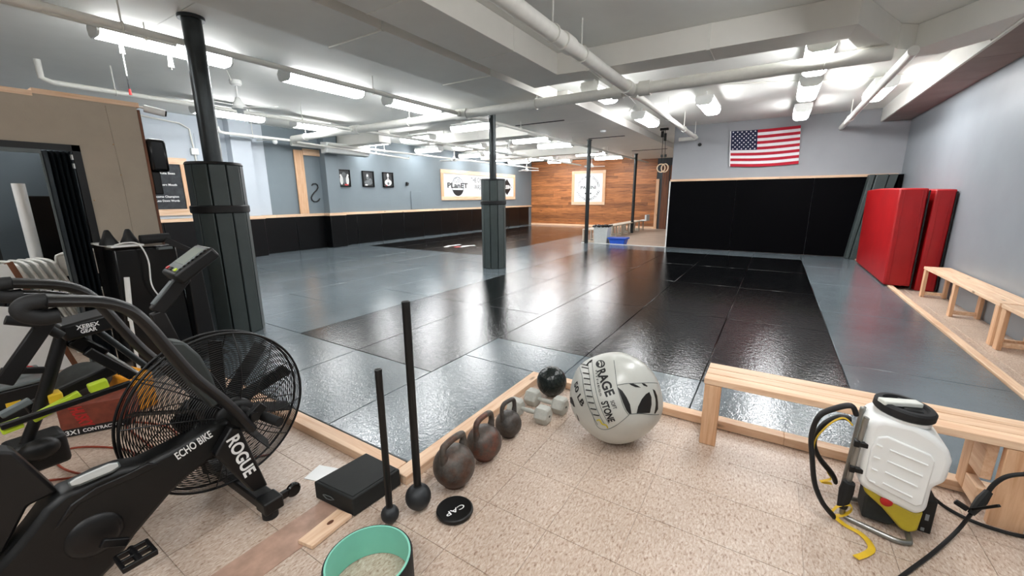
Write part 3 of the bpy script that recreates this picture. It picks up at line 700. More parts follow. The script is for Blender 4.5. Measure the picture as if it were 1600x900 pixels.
# three pictures: framed monochrome portraits
def picture(y0, y1, z0, z1, label, k):
    o = thing('framed_picture', (XL, (y0+y1)/2, z0), label, 'picture', 'framed pictures on the left wall')
    MB().bx(X0, X0+.03, y0+.02, y1-.02, z0+.02, z1-.02).build('print', 'photo_dark', o, angle=0)
    for a, b_, c, e in ((y0,y1,z1-.03,z1),(y0,y1,z0,z0+.03),(y0,y0+.03,z0,z1),(y1-.03,y1,z0,z1)): MB().bx(X0, X0+.05, a, b_, c, e).build('frame_bar', 'black_gloss', o, angle=0)
    x = X0+.0315; cy = (y0+y1)/2; H = z1-z0
    def ell(y, z, ry, rz, dx=0, n=18): return [(x+dx, y+ry*math.cos(2*PI*q/n), z+rz*math.sin(2*PI*q/n)) for q in range(n)]
    g = MB(); l = MB(); rd = MB(); N_ = tuple(range(18))
    if k == 0:
        g.add(ell(cy,z0+.37,.07,.075), [N_]); l.add(ell(cy-.10,z0+.2,.06,.14), [N_]); l.add(ell(cy+.11,z0+.2,.06,.14), [N_]); l.add(ell(cy+.13,z0+.35,.035,.04,.001), [N_]); l.add(ell(cy-.12,z0+.34,.035,.04,.001), [N_]); g.add(ell(cy,z0+.2,.06,.12), [N_]); rd.add(ell(cy+.06,z0+.06,.07,.025,.002), [N_])
    elif k == 1:
        g.add(ell(cy-.02,z0+.33,.06,.1), [N_]); g.add(ell(cy+.08,z0+.2,.07,.08), [N_]); g.add(ell(cy,z0+.14,.16,.08,.0005), [N_]); l.add(ell(cy-.03,z0+.36,.03,.04,.001), [N_]); l.add(ell(cy-.09,z0+.06,.06,.02,.002), [N_])
    else:
        l.add(ell(cy,z0+.4,.045,.07), [N_]); l.add(ell(cy,z0+.16,.15,.11), [N_]); l.add(ell(cy,z0+.27,.03,.06), [N_]); g.add(ell(cy,z0+.13,.045,.05,.001), [N_]); rd.add(ell(cy-.08,z0+.06,.02,.025,.002), [N_])
    g.build('figure', 'photo_grey', o, angle=0); l.build('figure', 'photo_light', o, angle=0)
    if rd.v: rd.build('caption', 'text_red', o, angle=0)
picture(8.18, 8.61, 1.87, 2.39, 'first framed portrait on the left wall, arms raised in light clothing', 0)
picture(9.08, 9.54, 1.88, 2.39, 'middle framed portrait on the left wall, the darkest of three', 1)
picture(9.92, 10.38, 1.88, 2.385, 'third framed portrait on the left wall, white shirt, nearest the banner', 2)
# S-shaped black symbol
sp = []
for k in range(25):
    t = k/24
    if t < .5: a = PI*.75-(t/.5)*PI*1.25*1.0; c = (0, .13); sp.append((7.40+.10*math.cos(a)*1.1, 1.80+.115*math.sin(a)))
    else: a = PI*.5+((t-.5)/.5)*PI*1.3; sp.append((7.38+.10*math.cos(a)*1.05, 1.545+.125*math.sin(a)))
sp = [at(*q,'x',XL+.03) for q in ((487,290),(489,287.5),(493,287),(496,289),(497,293),(495,297),(491,301),(488,305),(486.5,309),(488,313),(491,315),(495,315),(498,313),(500,310))]
tag(MB().tube(sp, [.012]+[.018]*12+[.012], 6).build('wall_symbol','strap_black'), 'black S-shaped symbol on the left wall beside the timber post', 'symbol')
# dark quote banner behind the near pillar
qb = thing('quote_banner', (XL, 3.9, 1.14), 'dark wrinkled cloth sign with white lettering in a pine frame by the drywall', 'sign')
frame(qb, X0+.02, 3.0, 4.26, 1.15, 2.42, .14, .04)
m_ = MB(); vs = []; fs = []; n = 14; r = random.Random(2)
for i in range(n+1):
    for j in range(n+1): vs.append((X0+.034+.010*math.sin(i*1.1+j*.7)*math.sin(j*.9-i*.4), 3.12+1.02*i/n, 1.27+1.03*j/n))
for i in range(n):
    for j in range(n): a = i*(n+1)+j; fs.append((a, a+n+1, a+n+2, a+1))
m_.add(vs, fs).build('cloth', 'poster_cloth', qb, angle=80)
lg = MB()
for s_, z, w_ in (('we you the Killa Bees','2.08','.62'),('Low Is Learning, Winners Mouth','1.83','.82'),('And become Champion','1.57','.6'),('Winners today, Less Down Words','1.48','.8')):
    place_text(lg, s_, (X0+.052, 4.06-float(w_)/2-.06, float(z)), (0,1,0), (0,0,1), .045, float(w_), bold=.02)
lg.build('lettering', 'text_white', qb, angle=0)
# club sign on the wooden wall
cs = thing('club_sign', (-8.22, YB-.05, 1.11), 'white square sign with round lettering in a pine frame on the wooden wall', 'sign')
for x0, x1, z0, z1, m_ in ((-9.13,-7.31,2.66,2.81,'pine'),(-9.13,-7.31,1.11,1.26,'pine'),(-9.13,-8.98,1.26,2.66,'pine_z'),(-7.46,-7.31,1.26,2.66,'pine_z')):
    MB().bx(x0, x1, YB-.075, YB-.03, z0, z1).build('frame_board', m_, cs, bevel=.003)
MB().bx(-8.98, -7.46, YB-.055, YB-.03, 1.26, 2.66).build('panel', 'poster_white', cs, angle=0)
yp = YB-.057
def arc_text(mb, s, c, R, a0, a1, size, inward):
    n = len(s)
    for i, ch in enumerate(s):
        if ch == ' ': continue
        a = a0+(a1-a0)*(i+.5)/n; p = Vector((c[0]+R*math.cos(a), yp, c[1]+R*math.sin(a)))
        rad = Vector((math.cos(a), 0, math.sin(a))); up = rad if not inward else -rad
        xd = Vector((up.z, 0, -up.x)); place_text(mb, ch, p, xd, up, size, bold=.005)
lg = MB(); cc = (-8.22, 1.95)
arc_text(lg, '10TH PLANET CHICAGO', cc, .56, PI*.97, PI*.03, .105, False)
arc_text(lg, 'JIUJITSU WRESTLING', cc, .58, PI*1.08, PI*1.92, .105, True)
place_text(lg, 'PASSINI', (cc[0], yp, 1.98), (1,0,0), (0,0,1), .15, .82, bold=.015)
for dx in (-.14, 0, .14): lg.add([(cc[0]+dx+.04*math.cos(q), yp, 1.68+.04*math.sin(q)) for q in [2*PI*k/10 for k in range(10)]], [tuple(range(10))])
lg.build('lettering', 'text_black', cs, angle=0)
# wall air conditioner and other wall bits
ac = thing('air_conditioner', (XL+.1, 8.0, 2.78), 'long white wall air conditioner under the pipes left of the pictures', 'air conditioner')
MB().prism([(-11.29,2.78),(-11.05,2.80),(-10.98,2.9),(-11.0,3.08),(-11.29,3.1)], 'y', 7.5, 9.0).build('body', 'white_plastic', ac, bevel=.015)
MB().bx(-11.2,-11.02,7.56,8.94,2.772,2.782).build('outlet_flap', 'grey_plastic', ac)
MB().bx(-11.6,-11.29,7.9,8.2,2.85,3.0).build('bracket', 'white_paint', ac)
tag(MB().prism([(10.98,1.95),(11.06,1.95),(11.1,2.05),(11.0,2.08)], 'x', XL, XL+.07).build('wall_hook','black_plastic',bevel=.004), 'small dark fixture on the left wall right of the pictures', 'wall fixture')
bulb = thing('bulb_lamp', (-11.0, 6.2, 2.9), 'round white globe lamp on a bracket by the timber post', 'lamp')
MB().sphere((-11.0, 6.05, 2.93), .06, 14, 10).build('globe', 'white_plastic', bulb); MB().cyl((-11.0,6.0,2.96), (XL,5.9,3.0), .012, 6).build('bracket', 'pipe_paint', bulb)

# ceiling fans
def fan(x, y, zb, label, rot):
    o = thing('ceiling_fan', (x, y, zb), label, 'ceiling fan', 'white ceiling fans')
    MB().lathe([(.06,CEIL-.09),(.085,CEIL-.06),(.085,CEIL-.002)], (x,y,0), 16).build('canopy', 'white_paint', o)
    MB().cyl((x,y,zb+.1), (x,y,CEIL-.05), .014, 8).build('downrod', 'white_paint', o)
    MB().lathe([(.02,zb-.05),(.1,zb-.045),(.12,zb),(.07,zb+.06),(.035,zb+.13),(.02,zb+.14)], (x,y,0), 20).build('motor', 'white_paint', o)
    for k in range(3):
        a = rot+2*PI*k/3; d = Vector((math.cos(a), math.sin(a), 0)); s_ = Vector((-d.y, d.x, 0))
        c = Vector((x,y,zb-.01))
        m_ = MB(); th = Vector((0,0,.006)); tl = Vector((0,0,.012))
        a4 = [c+d*.1-s_*.05-tl, c+d*.1+s_*.05+tl, c+d*.62+s_*.055+tl, c+d*.62-s_*.055-tl]
        m_.add([p-th for p in a4]+[p+th for p in a4], [(0,3,2,1),(4,5,6,7),(0,1,5,4),(1,2,6,5),(2,3,7,6),(3,0,4,7)]); m_.build('blade', 'white_paint', o)
    return o
fan(-7.68, 3.7, 3.0, 'white ceiling fan hanging right behind the near padded pillar', .57)
fan(-10.6, 12.6, 2.92, 'white ceiling fan over the far mats in front of the banner', 1.2)
fan(-7.8, 12.1, 2.95, 'white ceiling fan just right of the middle padded post', .2)
fan(-10.9, 18.6, 2.85, 'far white ceiling fan at the corner of the wooden wall', .7)
fan(-7.7, 19.3, 2.95, 'far white ceiling fan above the square club sign', .4)
sm = tag(MB().lathe([(.03,3.17),(.07,3.185),(.08,3.219)], (-4.1,11.0,0), 16).build('smoke_detector','white_plastic'), 'round smoke detector under the boxed soffit', 'smoke detector')
# tools hung from the near ceiling
def cord(label, x, y, z1, parts):
    o = thing('hanging_cord', (x,y,z1), label, 'cord')
    MB().cyl((x,y,z1), (x,y,T), .006, 6).build('cord_line', 'pipe_paint', o)
    for z0, z2, r_, m_ in parts: MB().cyl((x,y,z0), (x,y,z2), r_, 8, r_*.7).build('cord_end', m_, o)
cord('hanging cord with a red tip in front of the bright near light', -6.3, 1.9, 2.72, [(2.66,2.72,.014,'red_plastic'),(2.72,2.86,.009,'black_rubber'),(3.08,3.2,.025,'pipe_paint')])
cord('hanging cord with a grey plug beside the pipe stub', -6.2, 2.3, 3.0, [(3.02,3.14,.03,'pipe_paint')])
# ================================================================ kettlebells
def kettlebell(c, R, zt, mat, label, yw=0):
    x, y = c; o = thing('kettlebell', (x, y, 0), label, 'kettlebell', 'kettlebells in a row'); 
    prof = [(R*.55,0.0),(R*.72,R*.10),(R*.9,R*.42)]+[(R*math.cos(a), R+R*math.sin(a)) for a in [(-.45+.2*k) for k in range(9)]]
    prof = [(R*.48,.001),(R*.53,.006)]+[(R*math.cos(a), R+.0+R*math.sin(a)) for a in [-.98+.175*k for k in range(13)]]+[(R*.22,R*1.94),(1e-5,R*1.97)]
    MB().lathe(prof, (x,y,0), 40).build('bell', mat, o, angle=60)
    w_ = R*.66; hr = R*.165; path = []; rad = []
    zl = R*1.62
    pts = [(-w_*.98, zl-.02, 1.45), (-w_*1.06, zl+.02, 1.2), (-w_*1.12, zl+(zt-zl)*.4, 1.0), (-w_*1.02, zl+(zt-zl)*.7, 1.0), (-w_*.72, zt-hr*1.25, 1.0), (-w_*.3, zt-hr, 1.0)]
    pts = pts+[(-a, b_, r_) for a, b_, r_ in reversed(pts)]
    for a, b_, r_ in pts: path.append((x+a*math.sin(yw), y+a*math.cos(yw), b_)); rad.append(hr*r_)
    # smooth the arch
    def cr(P, n=4):
        out = []
        for i in range(len(P)-1):
            p0, p1, p2, p3 = P[max(i-1,0)], P[i], P[i+1], P[min(i+2,len(P)-1)]
            for k in range(n):
                t = k/n; out.append(tuple(.5*((2*p1[q])+(-p0[q]+p2[q])*t+(2*p0[q]-5*p1[q]+4*p2[q]-p3[q])*t*t+(-p0[q]+3*p1[q]-3*p2[q]+p3[q])*t**3) for q in range(len(p1))))
        return out+[tuple(P[-1])]
    full = cr([(*p, r_) for p, r_ in zip(path, rad)])
    MB().tube([f[:3] for f in full], [f[3] for f in full], 12).build('handle', mat, o, angle=80)
    return o
kettlebell((-1.296,1.451), .112, .285, 'iron_rust', 'largest rusty iron kettlebell, nearest the corner of the timber edging')
kettlebell((-1.293,1.718), .103, .285, 'iron_rust_red', 'middle kettlebell with a red-brown rust patch')
kettlebell((-1.297,1.985), .085, .255, 'iron_grey', 'smallest smooth grey kettlebell, next to the dumbbells', .12)
def smooth(P, n=5):
    P = [tuple(p) for p in P]; out = []
    for i in range(len(P)-1):
        p0, p1, p2, p3 = P[max(i-1,0)], P[i], P[i+1], P[min(i+2,len(P)-1)]
        for k in range(n):
            t = k/n; out.append(tuple(.5*((2*p1[q])+(-p0[q]+p2[q])*t+(2*p0[q]-5*p1[q]+4*p2[q]-p3[q])*t*t+(-p0[q]+3*p1[q]-3*p2[q]+p3[q])*t**3) for q in range(3)))
    return out+[P[-1]]
# ---------------------------------------------------------------- dumbbells
def dumbbell(a, b_, label):
    a, b_ = Vector(a), Vector(b_); d = (b_-a).normalized(); o = thing('hex_dumbbell', ((a.x+b_.x)/2,(a.y+b_.y)/2,0), label, 'dumbbell', 'grey hex dumbbells')
    s_ = Vector((-d.y, d.x, 0)); R = .066; L = .096; zc = R*math.cos(PI/6)
    for c in (a, b_):
        m_ = MB(); vs = []
        for t, sc in ((-L/2,.78),(-L/2+.012,1),(L/2-.012,1),(L/2,.78)):
            for k in range(6):
                an = PI/6*0+2*PI*k/6; vs.append(Vector((c.x,c.y,zc))+d*t+(s_*math.cos(an)+Vector((0,0,1))*math.sin(an))*R*sc)
        fs = [(i*6+k, i*6+(k+1)%6, (i+1)*6+(k+1)%6, (i+1)*6+k) for i in range(3) for k in range(6)]+[tuple(range(5,-1,-1)), tuple(18+k for k in range(6))]
        m_.add(vs, fs).build('head', 'dumbbell_paint', o, bevel=.004)
    MB().tube([(a.x,a.y,zc),(a.x*.7+b_.x*.3,a.y*.7+b_.y*.3,zc),((a.x+b_.x)/2,(a.y+b_.y)/2,zc),(a.x*.3+b_.x*.7,a.y*.3+b_.y*.7,zc),(b_.x,b_.y,zc)], [.012,.014,.017,.014,.012], 12).build('handle', 'dumbbell_paint', o)
    # worn mark on the near head
    e = b_+d*(L/2+.0015)
    MB().box((e.x,e.y,zc), (.014,.002,.012), Matrix.Rotation(math.atan2(s_.y,s_.x),3,'Z')).build('weight_mark', 'text_black', o)
    return o
dumbbell(at(832.6,621,'z',.054), at(875,634,'z',.054), 'grey hex dumbbell lying nearer the black slam ball')
dumbbell(at(806,636,'z',.054), at(848.5,648.6,'z',.054), 'grey hex dumbbell lying beside the smallest kettlebell')
# ---------------------------------------------------------------- slam ball
sb = thing('slam_ball', (-1.313,2.626,0), 'small shiny black slam ball with a ridged diamond tread', 'ball')
bm = bmesh.new(); bmesh.ops.create_icosphere(bm, subdivisions=3, radius=.113)
r_ = bmesh.ops.inset_individual(bm, faces=[f for f in bm.faces], thickness=.0022, depth=.0)
for f in bm.faces:
    pass
inner = set()
bm.faces.ensure_lookup_table()
ins = set(r_['faces'])
for f in bm.faces:
    if f not in ins:
        for v in f.verts: inner.add(v)
for v in inner: v.co *= 1.022
me = bpy.data.meshes.new('tread'); bm.to_mesh(me); bm.free(); me.materials.append(M['slam_rubber'])
so = bpy.data.objects.new('tread', me); col.objects.link(so); so.parent = sb; so.location = (0,0,.115); WL['tread'] = Vector((-1.313,2.626,.115))
MB().sphere((-1.313,2.626,.115), .1125, 24, 14).build('core', 'black_gloss', sb)
# ---------------------------------------------------------------- soft stone ball
BC, BR = Vector((-.723,2.334,.276)), .277
rb = thing('soft_stone_ball', (BC.x,BC.y,0), 'large grey lace-up medicine ball marked RAGE SOFT STONE 50 LB', 'medicine ball')
m_ = MB(); m_.sphere((0,0,0), BR, 64, 40)
for i, p in enumerate(m_.v):     # a sagging bag: flattened at the floor, bulging below the middle
    d = p.normalized(); k = 1+.018*math.sin(4*math.atan2(d.y,d.x)+1)*(1-d.z*d.z)+.012*math.sin(7*d.z+3*d.x)
    q = p*k; q.z = max(q.z, -BR+.004); q.x *= 1.01; m_.v[i] = q+BC
m_.build('shell', 'ball_vinyl', rb, angle=80)
BRS = BR*1.024
def onball(px, py, k=1.0):
    d = (CF+CR*((px-800)/FPX)+CU*((450-py)/FPX)).normalized(); oc = CP-BC; R = BRS*k
    b_ = oc.dot(d); disc = b_*b_-(oc.dot(oc)-R*R)
    t = -b_-math.sqrt(max(disc,0)); p = CP+d*t
    return BC+(p-BC).normalized()*R
def ballsurf(p, k=1.0):
    """point on the sagged shell in the direction of p, lifted slightly"""
    d = (p-BC).normalized(); kk = 1+.018*math.sin(4*math.atan2(d.y,d.x)+1)*(1-d.z*d.z)+.012*math.sin(7*d.z+3*d.x)
    q = d*BR*kk; q.x *= 1.01; return BC+q*k
def ballpatch(name, poly, mat, k=1.004):
    P = [onball(*p) for p in poly]; c = sum(P, Vector())/len(P); n_ = 6; m_ = MB(); L = len(P); vs = [ballsurf(c,k)]
    for r_ in range(1, n_+1):
        for p in P: vs.append(ballsurf(c+(p-c)*r_/n_, k))
    fs = [(0,1+i,1+(i+1)%L) for i in range(L)]
    for r_ in range(1, n_):
        for i in range(L): a = 1+(r_-1)*L+i; b_ = 1+(r_-1)*L+(i+1)%L; fs.append((a, a+L, b_+L, b_))
    m_.add(vs, fs); return m_.build(name, mat, rb, angle=80)
def balltext(s, p1, p2, size, **k):
    a, b_ = onball(*p1), onball(*p2); c = (a+b_)/2; n_ = (c-BC).normalized(); t = (b_-a).normalized(); up = n_.cross(t)
    v, f = text2d(s, size, sub=2, **k); sx = (b_-a).length/(max(p[0] for p in v)-min(p[0] for p in v))
    m_ = MB(); m_.add([ballsurf(c+t*(q[0]*sx)+up*q[1], 1.005) for q in v], f); return m_.build('lettering', 'text_black', rb, angle=80)
balltext('RAGE', (938,576), (954,618), .05, bold=.035)
balltext('FITNESS', (930.5,577), (939,619), .012)
balltext('STONE', (944,627), (956,659), .037, bold=.035)
balltext('SOFT', (956,626), (961,639), .02, bold=.02)
balltext('50 LB', (898.5,597), (909.5,634), .044, bold=.03)
c = (937.5,567.0)
for k_, col_ in ((1.0,'text_black'),): ballpatch('emblem', [(c[0]+7.6*math.cos(a), c[1]+6.2*math.sin(a)) for a in [2*PI*q/24 for q in range(24)]], 'text_black')
ballpatch('emblem', [(c[0]-4,c[1]-3.5),(c[0]-1,c[1]-4.8),(c[0]+1.5,c[1]-.5),(c[0]+.5,c[1]+4.8),(c[0]-2.5,c[1]+3.2),(c[0]-.7,c[1]+.2)], 'ball_vinyl', 1.008)
ballpatch('emblem', [(c[0]+2.2,c[1]-4.5),(c[0]+4.4,c[1]-2.6),(c[0]+5.4,c[1]+.6),(c[0]+3,c[1]+3.9),(c[0]+3.4,c[1])], 'ball_vinyl', 1.008)
Zb = lambda a, b_: (880+a*.17778, 540+b_*.17778)
ballpatch('graphic', [Zb(*p) for p in ((478,362),(520,395),(560,455),(590,520),(602,603),(580,603),(555,570),(525,500),(500,430))], 'text_black')
ballpatch('graphic', [Zb(*p) for p in ((765,405),(785,450),(788,520),(770,597),(700,600),(648,600),(665,540),(700,470),(735,425))], 'text_black')
ballpatch('graphic', [Zb(*p) for p in ((578,330),(620,330),(660,348),(690,366),(640,362),(600,345))], 'text_black')
ballpatch('graphic', [Zb(*p) for p in ((692,326),(720,330),(748,352),(740,358),(712,348))], 'text_black')
ballpatch('graphic', [Zb(*p) for p in ((790,378),(812,392),(832,440),(840,500),(838,560),(815,600),(805,600),(822,540),(820,470),(805,420))], 'text_black')
ballpatch('graphic', [Zb(*p) for p in ((48,455),(64,452),(76,490),(92,545),(80,540),(58,500))], 'text_black')
ballpatch('graphic', [Zb(*p) for p in ((104,600),(118,622),(140,675),(126,660))], 'text_black')
for pts, rr in ((((150,180),(160,260),(175,370),(200,480),(245,600),(300,700)),.0016),(((215,150),(222,250),(240,360),(268,470),(310,590),(360,690)),.0016),(((250,130),(255,220),(275,350),(305,470),(345,580),(400,690)),.0016),
    (((445,125),(455,200),(470,330),(500,450),(540,560),(575,610)),.0016),(((580,605),(700,604),(840,606)),.0022),(((475,345),(560,330),(680,325),(830,330)),.0018),(((250,590),(300,720),(390,740),(520,660),(580,610)),.0014)):
    P = [onball(*Zb(*p)) for p in pts]; P = [ballsurf(Vector(q), 1.003) for q in smooth(P, 5)]
    MB().tube(P, rr, 5).build('seam', 'grey_plastic', rb)
a_, b__ = ((185,165),(190,190),(196,238),(204,286),(208,338),(222,392),(230,446),(245,502),(265,558),(290,612)), None
for k, p in enumerate(a_):
    P = [ballsurf(onball(*Zb(p[0]-26, p[1]-3)), 1.006), ballsurf(onball(*Zb(*p)), 1.012), ballsurf(onball(*Zb(p[0]+26, p[1]+4)), 1.006)]
    MB().tube(P, .0032, 6).build('lace', 'text_black', rb)
for pts in (((205,165),(225,140),(250,120),(235,140)),((295,660),(320,655),(340,690),(375,700),(390,725))):
    P = [ballsurf(Vector(q), 1.012) for q in smooth([onball(*Zb(*p)) for p in pts], 4)]; MB().tube(P, .004, 6).build('lace', 'yellow_dull' if pts[0][1] > 500 else 'text_black', rb)
# ---------------------------------------------------------------- maces
def mace(x, y, R, r_, zt, label):
    o = thing('steel_mace', (x,y,0), label, 'mace', 'steel maces standing on their heads')
    MB().sphere((x,y,R), R, 28, 18).build('head', 'mace_steel', o, angle=80)
    MB().lathe([(r_*1.12,R*1.7),(r_*1.12,R*1.98),(r_,R*2.05)], (x,y,0), 18).build('collar', 'mace_steel', o)
    MB().cyl((x,y,R*1.6), (x,y,zt), r_, 18).build('shaft', 'black_metal', o)
    MB().lathe([(r_*1.02,zt-.012),(r_*1.02,zt-.001),(r_*.7,zt+.001)], (x,y,0), 18).build('end_cap', 'black_rubber', o)
mace(-1.334, 1.222, .063, .0185, 1.056, 'taller black steel mace standing upright by the timber corner')
mace(-1.383, 1.085, .042, .0155, .775, 'shorter black steel mace standing beside the black foam box')
# ---------------------------------------------------------------- slider disc
ds = thing('gliding_disc', (-1.16,1.29,0), 'flat round black disc lettered CAP lying on the tiles', 'disc')
MB().lathe([(.07,.001),(.086,.004),(.09,.012),(.088,.022),(.082,.026),(.078,.0245),(1e-5,.0245)], (-1.16,1.29,0), 48).build('body', 'black_plastic', ds, angle=40)
a_, b__ = at(697,805,'z',.0255), at(725,789.5,'z',.0255); t = (a_-b__).normalized()
lg = MB(); place_text(lg, 'CAP', (a_+b__)/2, t, Vector((-t.y,t.x,0)), .026, (a_-b__).length, bold=.01); lg.build('lettering', 'text_white', ds, angle=0)
# ---------------------------------------------------------------- yoga wheel
yw_ = thing('yoga_wheel', (-1.185,.815,0), 'black yoga wheel with a mint green inside, lying open on the tiles', 'yoga wheel')
c_ = (-1.19,.815,0); R = .168; hh = .135
MB().lathe([(R-.002,.002),(R,.006),(R,hh-.006),(R-.003,hh)]+[(R-.007,hh-.001),(R-.007,.002),(R-.002,.002)], c_, 64).build('tread', 'black_rubber', yw_, angle=40)
MB().lathe([(R-.0075,.003),(R-.0075,hh+.001),(R-.010,hh+.003),(R-.015,hh+.002),(R-.016,hh-.01),(R-.016,.003),(R-.0075,.003)], c_, 64).build('inner_hoop', 'teal', yw_, angle=40)
# ---------------------------------------------------------------- foam box and plank
fb = thing('foam_block', (-1.69,1.13,0), 'low black foam block against the timber edging', 'block')
MB().prism([(-1.825,.985),(-1.55,1.008),(-1.53,1.285),(-1.80,1.285)], 'z', .004, .10).build('body', 'foam_black', fb, bevel=.006)
MB().prism([(-1.81,1.0),(-1.565,1.02),(-1.545,1.27),(-1.785,1.27)], 'z', .099, .103).build('top_sheet', 'foam_black', fb, bevel=.003)
MB().tube([(-1.76,.987,.05),(-1.73,.986,.042),(-1.70,.989,.045),(-1.675,.991,.055),(-1.70,.99,.062),(-1.74,.986,.06),(-1.76,.987,.05)], .0025, 5).build('stamp', 'grey_plastic', fb)
tag(MB().prism([(-1.628,.775),(-1.543,.79),(-1.555,1.0),(-1.645,.985)], 'z', .004, .022).build('wood_offcut','pine_y',bevel=.002), 'short pale pine board with a dark knot in front of the foam block', 'board')
tag(MB().sphere((-1.598,.915,.0215), .012, 12, 6, (1,1.6,.15)).build('knot','cedar_dark'), 'dark knot of the short pale board', 'knot')
bpy.data.objects['knot'].parent = bpy.data.objects['wood_offcut']; bpy.data.objects['knot'].location = Vector((-1.598,.915,.0195))-bpy.data.objects['wood_offcut'].location
for k in ('label','category'): del bpy.data.objects['knot'][k]
tag(MB().box((-1.97,1.12,.0015), (.15,.12,.003), Matrix.Rotation(.3,3,'Z')).build('plastic_sheet','white_plastic'), 'flat white plastic sheet on the tiles behind the foam block', 'sheet')
# ================================================================ backpack sprayer
sp_ = thing('backpack_sprayer', (.56,2.3,0), 'white backpack sprayer tank with black lid and yellow base', 'sprayer')
TK = [(.455,.23),(.47,.195),(.55,.165),(.665,.13),(.695,.165),(.695,.28),(.73,.32),(.735,.42),(.715,.475),(.665,.515),(.60,.545),(.50,.545),(.465,.525),(.455,.49)]
tk = MB().prism(TK, 'y', 2.225, 2.435).build('tank', 'tank', sp_, bevel=.028, angle=50, seg=4)
MB().prism([(.475,.40),(.49,.46),(.52,.475),(.665,.435),(.68,.41),(.675,.20),(.655,.18),(.49,.235),(.475,.26)], 'y', 2.216, 2.23).build('side_panel', 'tank', tk, bevel=.006, seg=3)
for k in range(4):
    z = .405-.055*k; MB().tube([(.535,2.2145,z+.012),(.66-.008*k,2.2145,z-.018)], .004, 6).build('rib', 'tank', tk)
    MB().tube([(.49,2.2145,z+.022-.005*k),(.51,2.2145,z+.017-.005*k)], .004, 6).build('rib', 'tank', tk)
rl = Matrix.Rotation(.10,3,'Y')
MB().lathe([(.098,-.012),(.098,.004),(.094,.006)], (.578,2.33,.548), 36, rot=rl).build('neck', 'tank', sp_)
ld = MB().lathe([(.1,0),(.106,.006),(.106,.034),(.098,.042),(.08,.043),(.074,.03),(1e-5,.028)], (.578,2.33,.555), 40, rot=rl).build('lid', 'black_rubber', sp_, angle=40)
MB().beam((.49,2.28,.606), (.63,2.35,.600), .045, .022).build('lid_handle', 'plastic_cream', ld, bevel=.005)
MB().box((.60,2.34,.585), (.07,.12,.016), rl).build('lid_grip', 'black_plastic', ld, bevel=.006)
MB().prism([(.475,.205),(.55,.17),(.665,.135),(.69,.15),(.685,.05),(.66,.03),(.63,.035),(.56,.11),(.49,.165)], 'y', 2.24, 2.42).build('base_cowl', 'yellow_dull', sp_, bevel=.01)
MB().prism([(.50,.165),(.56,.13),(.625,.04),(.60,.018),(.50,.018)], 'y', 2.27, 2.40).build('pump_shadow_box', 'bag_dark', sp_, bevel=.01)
MB().lathe([(.022,0),(.022,.006),(.015,.01)], (.565,2.238,.155), 16, rot=Matrix.Rotation(PI/2,3,'X')).build('badge', 'red_plastic', sp_)
bt = MB().bx(.692,.735,2.27,2.40,.035,.20).build('battery', 'black_plastic', sp_, bevel=.005)
MB().bx(.706,.718,2.2685,2.27,.10,.13).build('label_mark', 'text_grey', bt); MB().bx(.70,.712,2.2685,2.27,.045,.06).build('label_mark', 'text_grey', bt)
tube_path = smooth([(.447,2.245,.53),(.443,2.245,.50),(.432,2.245,.3),(.425,2.243,.06),(.435,2.238,.018),(.50,2.215,.014),(.60,2.185,.014),(.64,2.19,.014),(.66,2.22,.014),(.66,2.40,.014),(.62,2.43,.014),(.46,2.40,.018),(.437,2.38,.06),(.443,2.37,.3),(.45,2.37,.5),(.453,2.37,.52)], 5)
MB().tube(tube_path, .0115, 10).build('frame_tube', 'tube_steel', sp_, angle=80)
for z in (.40,.27): MB().bx(.43,.475,2.228,2.25,z-.012,z+.012).bx(.418,.44,2.226,2.262,z-.016,z+.016).build('clamp', 'black_plastic', sp_, bevel=.004)
MB().tube([(.428,2.235,.20),(.424,2.236,.15),(.42,2.238,.06)], [.024,.028,.02], 10).build('tube_sleeve', 'black_rubber', sp_)
def band(path, w_, mat, o, name, th=.12): return MB().tube(smooth(path, 6), w_, 8, flat=(1,th)).build(name, mat, o, angle=80)
ax = lambda px, py, Y=2.23: at(px, py, 'y', Y)
band([ax(1338,648),ax(1330,634),ax(1305,638),ax(1280,650),ax(1268,680),ax(1269,715,2.2),ax(1273,755,2.19),ax(1285,785,2.18),ax(1302,806,2.2)], .02, 'strap_black', sp_, 'shoulder_strap', .55)
band([ax(1330,655,2.28),ax(1310,652,2.28),ax(1285,665,2.28),ax(1272,690,2.28),ax(1280,715,2.3),ax(1300,740,2.34),ax(1305,752,2.36)], .02, 'strap_black', sp_, 'shoulder_strap', .55)
band([ax(1332,664,2.24),ax(1318,653,2.24),ax(1297,662,2.24),ax(1276,684,2.24),ax(1271,704,2.24)], .009, 'yellow', sp_, 'strap_piping', .3)
band([ax(1287,724,2.33),ax(1293,738,2.33),ax(1298,748,2.34),ax(1282,752,2.32),ax(1299,755,2.35)], .01, 'yellow', sp_, 'strap_webbing', .2)
band([ax(1299,800),ax(1310,790),ax(1326,788),ax(1331,795),ax(1322,803),ax(1305,806),ax(1298,803)], .014, 'yellow', sp_, 'strap_webbing', .15)
fl_ = lambda px, py, z=.006: at(px, py, 'z', z)
band([fl_(1303,806,.02),fl_(1320,820),fl_(1342,832),fl_(1356,845),fl_(1362,858),fl_(1352,866),fl_(1337,871,.012)], .013, 'yellow', sp_, 'strap_webbing', .15)
hs = thing('spray_hose', (.85,2.5,0), 'black spray hose with trigger wand lying in front of the bench leg', 'hose')
